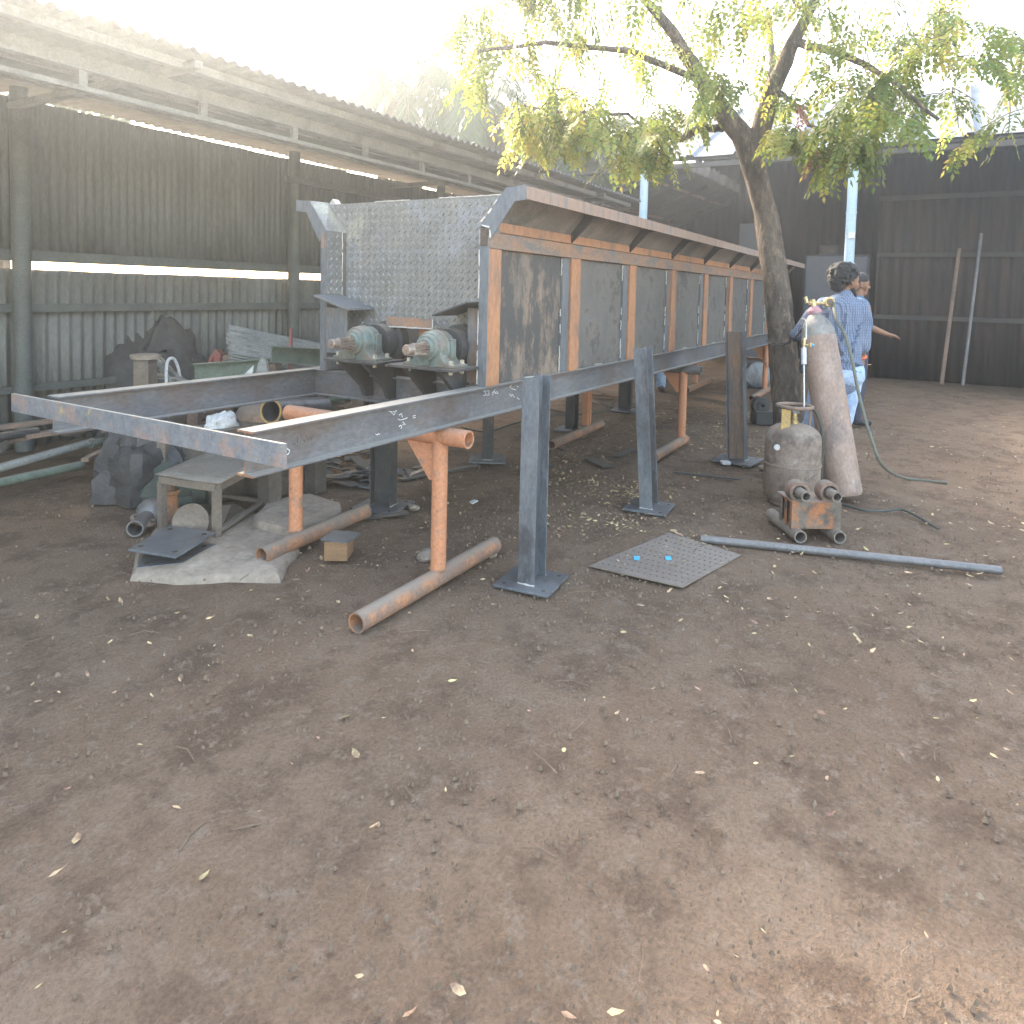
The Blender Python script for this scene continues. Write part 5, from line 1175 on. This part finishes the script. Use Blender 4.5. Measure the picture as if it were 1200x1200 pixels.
# blue-grey drum behind far trestle
c = gz(893, 462); c.z = 0; t_ = thing('blue_bucket', 'grey-blue round drum behind the far trestle leg, beside the tree', 'drum', (11.2, 2.6, 0)); m = MB(); m.lathe((11.4, 2.35, .20), (-RF), [(-.25, .15), (-.22, .21), (.1, .21), (.12, .19), (.13, .05)], 28); m.build('body', K['steel_blue'], t_, smooth=True)
m = MB(); m.obox((11.4, 2.35, .02), SIDE*.2, FW*.12, V(0, 0, .02)); m.build('cradle', K['black'], t_)

# ------------------------------------------------------------------ leaf litter, pebbles
def litter():
    rn = random.Random(11); g = MB()
    cl = [(640+rn.uniform(0, 180), 490+rn.uniform(0, 150)) for _ in range(16)]+[(rn.uniform(780, 900), rn.uniform(490, 530)) for _ in range(5)]
    n = 0
    while n < 4200:
        if rn.random() < .35:
            cx, cy = rn.choice(cl); px, py = rn.gauss(cx, 22), rn.gauss(cy, 8)
            if not 445 < py < 1190: continue
            q = gz(px, py)
        elif rn.random() < .5:
            q = Vector((rn.uniform(.5, 9), rn.uniform(-1.5, 3.4), 0))
        else: q = Vector((rn.uniform(2, 13), rn.uniform(-3, 4), 0))
        if q.x > 14 or (q.x-2.4)**2+(q.y-3.4)**2 < .5: continue
        n += 1
        a = rn.uniform(0, 6.3); d = Vector((math.cos(a), math.sin(a), rn.uniform(-.1, .3))).normalized(); l = rn.choice((.6, .9, 1, 1.3))*rn.uniform(.016, .036)
        e = d.cross(Vector((rn.uniform(-.4, .4), rn.uniform(-.4, .4), 1))).normalized()*l*rn.uniform(.12, .26); p = q+V(0, 0, .008+rn.uniform(0, .006)); o = len(g.v)
        bend = e*rn.uniform(-.8, .8); cz = V(0, 0, l*rn.uniform(-.02, .18)); near = q.x < 3.0 and q.y < 2
        if near and rn.random() < .55: continue
        g.v += [p, p+d*l*.3+e+bend*.5, p+d*l*.7+e*.75+bend+cz*.6, p+d*l+bend*.6+cz, p+d*l*.7-e*.75+bend, p+d*l*.3-e+bend*.5+cz*.3]; g.f += [(o, o+1, o+5), (o+1, o+2, o+4, o+5), (o+2, o+3, o+4)]
    o = g.build('fallen_leaves', K['litter'], None, fix=False); o['kind'] = 'stuff'; o['label'] = 'small dry yellow leaves scattered over the dirt'; 
    g = MB()
    for _ in range(16000):
        q = Vector((rn.uniform(.3, 9), rn.uniform(-2, 5), 0)) if rn.random() < .6 else Vector((rn.uniform(.3, 5), rn.uniform(-.5, 2.4), 0)); s_ = rn.choice((.002, .002, .003, .003, .004, .006, .009))*rn.uniform(.7, 1.3); a = rn.uniform(0, 6)
        u_ = Vector((math.cos(a), math.sin(a), 0))*s_; v_ = Vector((-math.sin(a), math.cos(a), 0))*s_*rn.uniform(.5, .9); b = q+V(0, 0, -.004); o = len(g.v)
        g.v += [b+u_, b+v_, b-u_, b-v_, b+u_*.4+v_*.3+V(0, 0, .004+s_*.9), b-u_*.4+V(0, 0, .004+s_*.8)]
        g.f += [(o, o+1, o+4), (o+1, o+2, o+5, o+4), (o+2, o+3, o+5), (o+3, o, o+4, o+5)]
    o = g.build('pebbles', K['pebble'], None, fix=False); o['kind'] = 'stuff'
    g = MB()
    for _ in range(230):
        q = Vector((rn.uniform(.8, 9), rn.uniform(-1, 3.3), .008)); a = rn.uniform(0, 6.3); l = rn.uniform(.03, .14); d = Vector((math.cos(a), math.sin(a), 0)); g.tube([q, q+d*l*.5+V(0, 0, .006)+Vector((-d.y, d.x, 0))*l*rn.uniform(-.15, .15), q+d*l], .0014+.001*rn.random(), 4)
    o = g.build('twigs', K['pebble'], None, fix=False); o['kind'] = 'stuff'
litter()

# ------------------------------------------------------------------ people
def hand(caps, w, d, palm_n, thumb, s=1.0, curl=.5):
    """fingers as tapered chains; w wrist point, d hand direction, palm_n palm normal, thumb side direction"""
    d = d.normalized(); th = thumb.normalized(); n = palm_n.normalized()
    k = w+d*.085*s
    caps.append((w, .024*s, k, .030*s, (1, .5), n))
    caps.append((w+d*.03*s+th*.014*s, .021*s, k+th*.022*s, .017*s)); caps.append((w+d*.03*s-th*.012*s, .020*s, k-th*.024*s, .016*s))
    for i, (o, L) in enumerate(((.028, .072), (.0095, .080), (-.0095, .074), (-.028, .058))):
        p = k+th*o*s; dd = d+th*o*1.2
        for j, (fr, r0, r1) in enumerate(((.45, .0098, .009), (.30, .009, .0082), (.25, .0082, .007))):
            dd = (dd+n*curl*(.35+.35*j)).normalized(); q = p+dd*L*fr*s; caps.append((p, r0*s, q, r1*s)); p = q
    p = w+d*.03*s+th*.022*s; q = p+(d*.6+th*.7+n*.25).normalized()*.04*s; r = q+(d*.9+th*.25+n*.4).normalized()*.034*s
    caps.append((p, .013*s, q, .011*s)); caps.append((q, .011*s, r, .009*s))
def head(caps, c, f, s=1.0, r=None):
    """c centre, f facing"""
    f = Vector(f).normalized(); u = Vector((0, 0, 1)); sd_ = f.cross(u).normalized(); u = sd_.cross(f)
    P = lambda a, b, cc: c+(sd_*a+f*b+u*cc)*s
    caps += [(P(0, -.022, .030), .082*s, P(0, .018, .030), .078*s, (.92, 1), u),
             (P(0, .030, -.01), .066*s, P(0, .045, -.055), .044*s, (.95, 1), f),
             (P(0, .060, -.088), .022*s, P(0, .066, -.085), .022*s, (1.2, 1), f),       # chin
             (P(0, .088, .018), .009*s, P(0, .108, -.018), .0125*s),                      # nose
             (P(-.012, .097, -.022), .008*s, P(.012, .097, -.022), .008*s),
             (P(-.030, .080, .036), .010*s, P(.030, .080, .036), .010*s),                 # brow
             (P(-.018, .088, -.052), .007*s, P(.018, .088, -.052), .007*s),               # lips
             (P(-.016, .086, -.062), .0075*s, P(.016, .086, -.062), .0075*s)]
    for g in (-1, 1):
        caps += [(P(g*.076, -.004, .022), .012*s, P(g*.082, -.014, .004), .010*s), (P(g*.078, .0, -.014), .008*s, P(g*.076, .002, -.022), .007*s),
                 (P(g*.040, .060, -.012), .026*s, P(g*.036, .058, -.03), .024*s)]
    return P
def person1():
    dep = 5.4; o = Vector((ad(981.5, 500, dep).x, ad(981.5, 500, dep).y, 0))
    t = thing('person', 'man in striped shirt and pale jeans seen from behind beside the cylinder', 'person', o)
    A = SIDE.copy(); B = -FW   # image right, away from camera
    Q = lambda a, b, c: o+A*a+B*b+Vector((0, 0, c))
    face = (A*.92+B*.25+Vector((0, 0, -.12))).normalized()
    caps = []; hc = Q(.015, .03, 1.525)
    P = head(caps, hc, face, 1.03)
    caps += [(Q(.0, 0, 1.37), .055, hc+Vector((0, 0, -.06)), .052)]
    # torso
    caps += [(Q(-.01, 0, 1.30), .12, Q(-.01, 0, 1.10), .115, (1.25, .8), B), (Q(-.01, 0, 1.05), .105, Q(-.01, 0, .92), .115, (1.25, .85), B), (Q(-.135, 0, 1.345), .058, Q(.125, 0, 1.335), .058)]
    hipL, hipR = Q(-.09, 0, .86), Q(.065, 0, .86)
    kL, kR = Q(-.20, -.04, .48), Q(.04, .02, .47); aL, aR = Q(-.27, .08, .09), Q(.0, .03, .09)
    caps += [(hipL, .095, kL, .058), (kL, .056, aL, .038), (hipR, .095, kR, .058), (kR, .056, aR, .038), (hipL, .1, hipR, .1)]
    for a_ in (aL, aR): caps += [(a_+V(0, 0, -.03), .038, a_+V(0, 0, -.055)+A*.03+B*.13, .030)]
    sR, eR, wR = Q(.150, 0, 1.33), Q(.165, .03, 1.09), Q(.185, .06, .945)
    sL, eL, wL = Q(-.175, .02, 1.33), Q(-.275, .12, 1.13), Q(-.24, .32, 1.10)
    caps += [(sR, .052, eR, .042), (eR, .040, wR, .026), (sL, .052, eL, .042), (eL, .040, wL, .026)]
    hand(caps, wR, Vector((0, 0, -1))+A*-.12+B*.05, -A, B*.7-A*.1, 1.0, .35)
    hand(caps, wL, B+Vector((0, 0, -.1)), Vector((0, 0, -1)), A, 1.0, .6)
    body = blob('body', caps, K['skin'], t, .0065, 3)
    # hair: full curly cap
    hcaps = [(P(0, -.048, .055), .084, P(0, .012, .075), .078, (1.04, 1), V(0, 0, 1)), (P(0, -.062, .01), .070, P(0, -.052, -.022), .060, (1.15, 1), V(0, 0, 1)), (P(0, .035, .10), .048, P(0, .055, .088), .042, (1.4, 1), V(0, 0, 1)),
             (P(-.06, -.02, .04), .034, P(-.062, -.014, .03), .032), (P(.06, -.02, .04), .034, P(.062, -.014, .03), .032)]
    rn = random.Random(2)
    for _ in range(170):
        v = Vector((rn.gauss(0, 1), rn.gauss(0, 1), rn.gauss(.3, 1))).normalized()
        c_ = P(v.x*.090, -.026+v.y*.105, .052+v.z*.088)
        if v.y > .55 and v.z < .55: continue
        if v.z < -.75: continue
        hcaps.append((c_, .012, c_+Vector([rn.uniform(-.008, .008) for _ in range(3)]), .012))
    blob('hair', hcaps, K['hair'], t, .007, 1, .004, 60)
    # beard along the jaw
    blob('beard', [(P(.058, .03, -.05), .018, P(.03, .075, -.088), .018), (P(-.058, .03, -.05), .018, P(-.03, .075, -.088), .018), (P(-.03, .077, -.09), .017, P(.03, .077, -.09), .017), (P(-.022, .098, -.038), .006, P(.022, .098, -.038), .006)], K['hair'], t, .006, 2)
    # shirt
    sc = [(Q(-.01, 0, 1.315), .128, Q(-.01, 0, 1.10), .135, (1.28, .80), B), (Q(-.01, 0, 1.08), .130, Q(-.005, 0, .86), .140, (1.16, .88), B), (Q(-.005, 0, .87), .135, Q(-.005, 0, .79), .138, (1.18, .9), B),
          (Q(-.14, 0, 1.345), .070, Q(.12, 0, 1.34), .070), (Q(-.02, -.02, 1.38), .062, Q(.01, 0, 1.415), .060), (Q(.11, 0, 1.335), .074, Q(.158, .01, 1.24), .068), (Q(.15, .01, 1.28), .066, Q(.172, .03, 1.045), .060),
          (Q(-.14, .01, 1.335), .074, Q(-.20, .05, 1.25), .068), (Q(-.20, .05, 1.27), .066, Q(-.275, .12, 1.12), .058), (Q(-.275, .12, 1.12), .056, Q(-.262, .21, 1.11), .050)]
    # folds
    for a0, a1 in ((Q(-.16, -.105, 1.22), Q(-.04, -.125, 1.0)), (Q(.10, -.105, 1.24), Q(.03, -.125, 1.02)), (Q(-.12, -.115, .98), Q(.10, -.12, .92)), (Q(-.09, -.12, .90), Q(.09, -.12, .86)), (Q(-.02, -.12, 1.3), Q(-.05, -.125, 1.08)), (Q(.19, .0, 1.12), Q(.14, -.04, 1.07))):
        sc.append((a0, .008, a1, .013))
    blob('shirt', sc, K['shirt'], t, .010, 3, .007, 9)
    blob('collar', [(Q(-.06, -.02, 1.405), .018, Q(.0, -.055, 1.42), .018), (Q(.0, -.055, 1.42), .018, Q(.06, -.005, 1.405), .018)], K['shirt'], t, .008, 2)
    jc = [(Q(-.075, 0, .82), .105, Q(.05, 0, .82), .105, (1, 1), B), (hipL, .112, kL, .076), (kL, .074, aL+V(0, 0, .0), .062), (hipR, .112, kR, .076), (kR, .074, aR, .062), (Q(-.08, -.04, .83), .10, Q(.06, -.04, .83), .10)]
    for a0, a1 in ((kL+V(0, 0, .05)-B*.07, kL+A*.05+V(0, 0, .0)-B*.05), (kR+V(0, 0, .04)-B*.07, kR+A*.05-B*.05), (kR+V(0, 0, -.1)-B*.06, kR+V(0, 0, -.13)+A*.05-B*.03), (aR+V(0, 0, .07)-B*.055, aR+V(0, 0, .06)+A*.05)): jc.append((a0, .010, a1, .012))
    blob('jeans', jc, K['denim'], t, .011, 4, .008, 10)
    blob('shoes', [(aL+V(0, 0, -.035), .042, aL+V(0, 0, -.05)+B*.15+A*.03, .036), (aR+V(0, 0, -.035), .042, aR+V(0, 0, -.05)+B*.14+A*.04, .036)], K['black'], t, .010, 3)
    m = MB(); m.torus(wR+V(0, 0, .018), (wR-eR), .031, .009, 20, 8); m.build('wrist_thread', K['wrist'], t, smooth=True)
person1()
def person2():
    dep = 7.9; q = ad(1004, 400, dep); o = Vector((q.x, q.y, 0)); t = thing('person', 'man in plain dark blue shirt, partly hidden behind the man in stripes', 'person', o)
    A = SIDE.copy(); B = -FW; Q = lambda a, b, c: o+A*a+B*b+Vector((0, 0, c)); face = (A+B*-.15+Vector((0, 0, -.08))).normalized(); caps = []; hc = Q(.0, 0, 1.555); P = head(caps, hc, face, 1.0)
    caps += [(Q(-.02, 0, 1.38), .055, hc+V(0, 0, -.06), .050), (Q(-.02, 0, 1.28), .125, Q(-.02, 0, .95), .12, (1, .8), A)]
    hl, hr = Q(-.02, -.08, .88), Q(-.02, .08, .88); kl, kr = Q(.01, -.08, .48), Q(-.03, .09, .48); al, ar = Q(-.02, -.09, .09), Q(-.08, .1, .09)
    caps += [(hl, .09, kl, .058), (kl, .056, al, .036), (hr, .09, kr, .058), (kr, .056, ar, .036)]
    for a_ in (al, ar): caps += [(a_+V(0, 0, -.03), .038, a_+V(0, 0, -.055)+A*.13, .03)]
    s1, e1, w1 = Q(-.02, -.16, 1.33), Q(.03, -.17, 1.11), Q(.25, -.15, 1.03); s2, e2, w2 = Q(-.02, .16, 1.33), Q(-.06, .18, 1.07), Q(.05, .16, .88)
    caps += [(s1, .05, e1, .040), (e1, .038, w1, .025), (s2, .05, e2, .040), (e2, .038, w2, .025)]
    hand(caps, w1, A+V(0, 0, -.25), V(0, 0, -1), B, 1, .4); hand(caps, w2, V(0, 0, -1)+A*.3, -B, A, 1, .4)
    blob('body', caps, K['skin'], t, .007, 3)
    hcaps = [(P(0, -.035, .055), .084, P(0, .012, .068), .078, (1, 1), V(0, 0, 1)), (P(0, -.055, .01), .07, P(0, -.05, -.01), .062), (P(0, .045, .088), .042, P(0, .056, .08), .038, (1.3, 1), V(0, 0, 1))]
    blob('hair', hcaps, K['hair'], t, .009, 2, .004, 50)
    blob('shirt', [(Q(-.02, 0, 1.30), .135, Q(-.02, 0, 1.05), .135, (1.1, .9), A), (Q(-.02, 0, 1.08), .13, Q(-.02, 0, .86), .135, (1.1, .95), A), (Q(-.02, -.13, 1.35), .066, Q(-.02, .13, 1.35), .066), (s1, .066, e1, .056), (s2, .066, e2, .056), (Q(-.02, 0, 1.39), .062, Q(-.01, 0, 1.42), .060)], K['blue_shirt'], t, .012, 3, .006, 9)
    blob('trousers', [(hl+V(0, 0, .0), .11, kl, .074), (kl, .072, al, .058), (hr, .11, kr, .074), (kr, .072, ar, .058), (hl, .11, hr, .11)], K['navy'], t, .013, 4, .006, 9)
    blob('shoes', [(al+V(0, 0, -.035), .042, al+V(0, 0, -.05)+A*.15, .036), (ar+V(0, 0, -.035), .042, ar+V(0, 0, -.05)+A*.15, .036)], K['black'], t, .011, 3)
person2()
def person3():
    o = gz(774, 458); o.z = 0; t = thing('person', 'person standing behind the hopper, only blue jeans and shoes showing under the beam', 'person', o)
    A = SIDE.copy(); B = -FW; Q = lambda a, b, c: o+A*a+B*b+Vector((0, 0, c)); caps = []; P = head(caps, Q(0, .02, 1.50), -FW*-1, 1.0)
    hl, hr = Q(-.04, .03, .85), Q(.05, .1, .85); kl, kr = Q(-.0, 0, .46), Q(.03, .12, .46); al, ar = Q(.0, 0, .09), Q(.03, .14, .09)
    caps += [(Q(0, .05, 1.34), .055, Q(0, .03, 1.45), .05), (Q(0, .05, 1.24), .12, Q(0, .05, .92), .12, (1.2, .8), B), (Q(-.16, .05, 1.3), .055, Q(.16, .05, 1.3), .055), (hl, .09, kl, .058), (kl, .056, al, .036), (hr, .09, kr, .058), (kr, .056, ar, .036)]
    for a_ in (al, ar): caps += [(a_+V(0, 0, -.03), .038, a_+V(0, 0, -.055)-B*.13, .03)]
    for g in (-1, 1):
        s1, e1, w1 = Q(g*.18, .05, 1.29), Q(g*.22, .08, 1.04), Q(g*.16, .25, .95); caps += [(s1, .05, e1, .04), (e1, .038, w1, .025)]; hand(caps, w1, B, V(0, 0, -1), A*-g, 1, .5)
    blob('body', caps, K['skin'], t, .008, 3)
    blob('shirt', [(Q(0, .05, 1.25), .135, Q(0, .05, .86), .135, (1.2, .85), B), (Q(-.16, .05, 1.3), .068, Q(.16, .05, 1.3), .068), (Q(-.18, .05, 1.29), .066, Q(-.22, .08, 1.06), .056), (Q(.18, .05, 1.29), .066, Q(.22, .08, 1.06), .056)], K['blue_shirt'], t, .014, 3)
    blob('hair', [(P(0, -.035, .055), .084, P(0, .012, .068), .078)], K['hair'], t, .01, 2, .004, 50)
    blob('jeans', [(hl, .105, kl, .08), (kl, .08, al, .072), (hr, .105, kr, .08), (kr, .08, ar, .072), (hl, .11, hr, .11)], K['denim'], t, .013, 3, .006, 9)
    blob('shoes', [(al+V(0, 0, -.035), .042, al+V(0, 0, -.05)-B*.15, .036), (ar+V(0, 0, -.035), .042, ar+V(0, 0, -.05)-B*.15, .036)], K['black'], t, .011, 3)
person3()
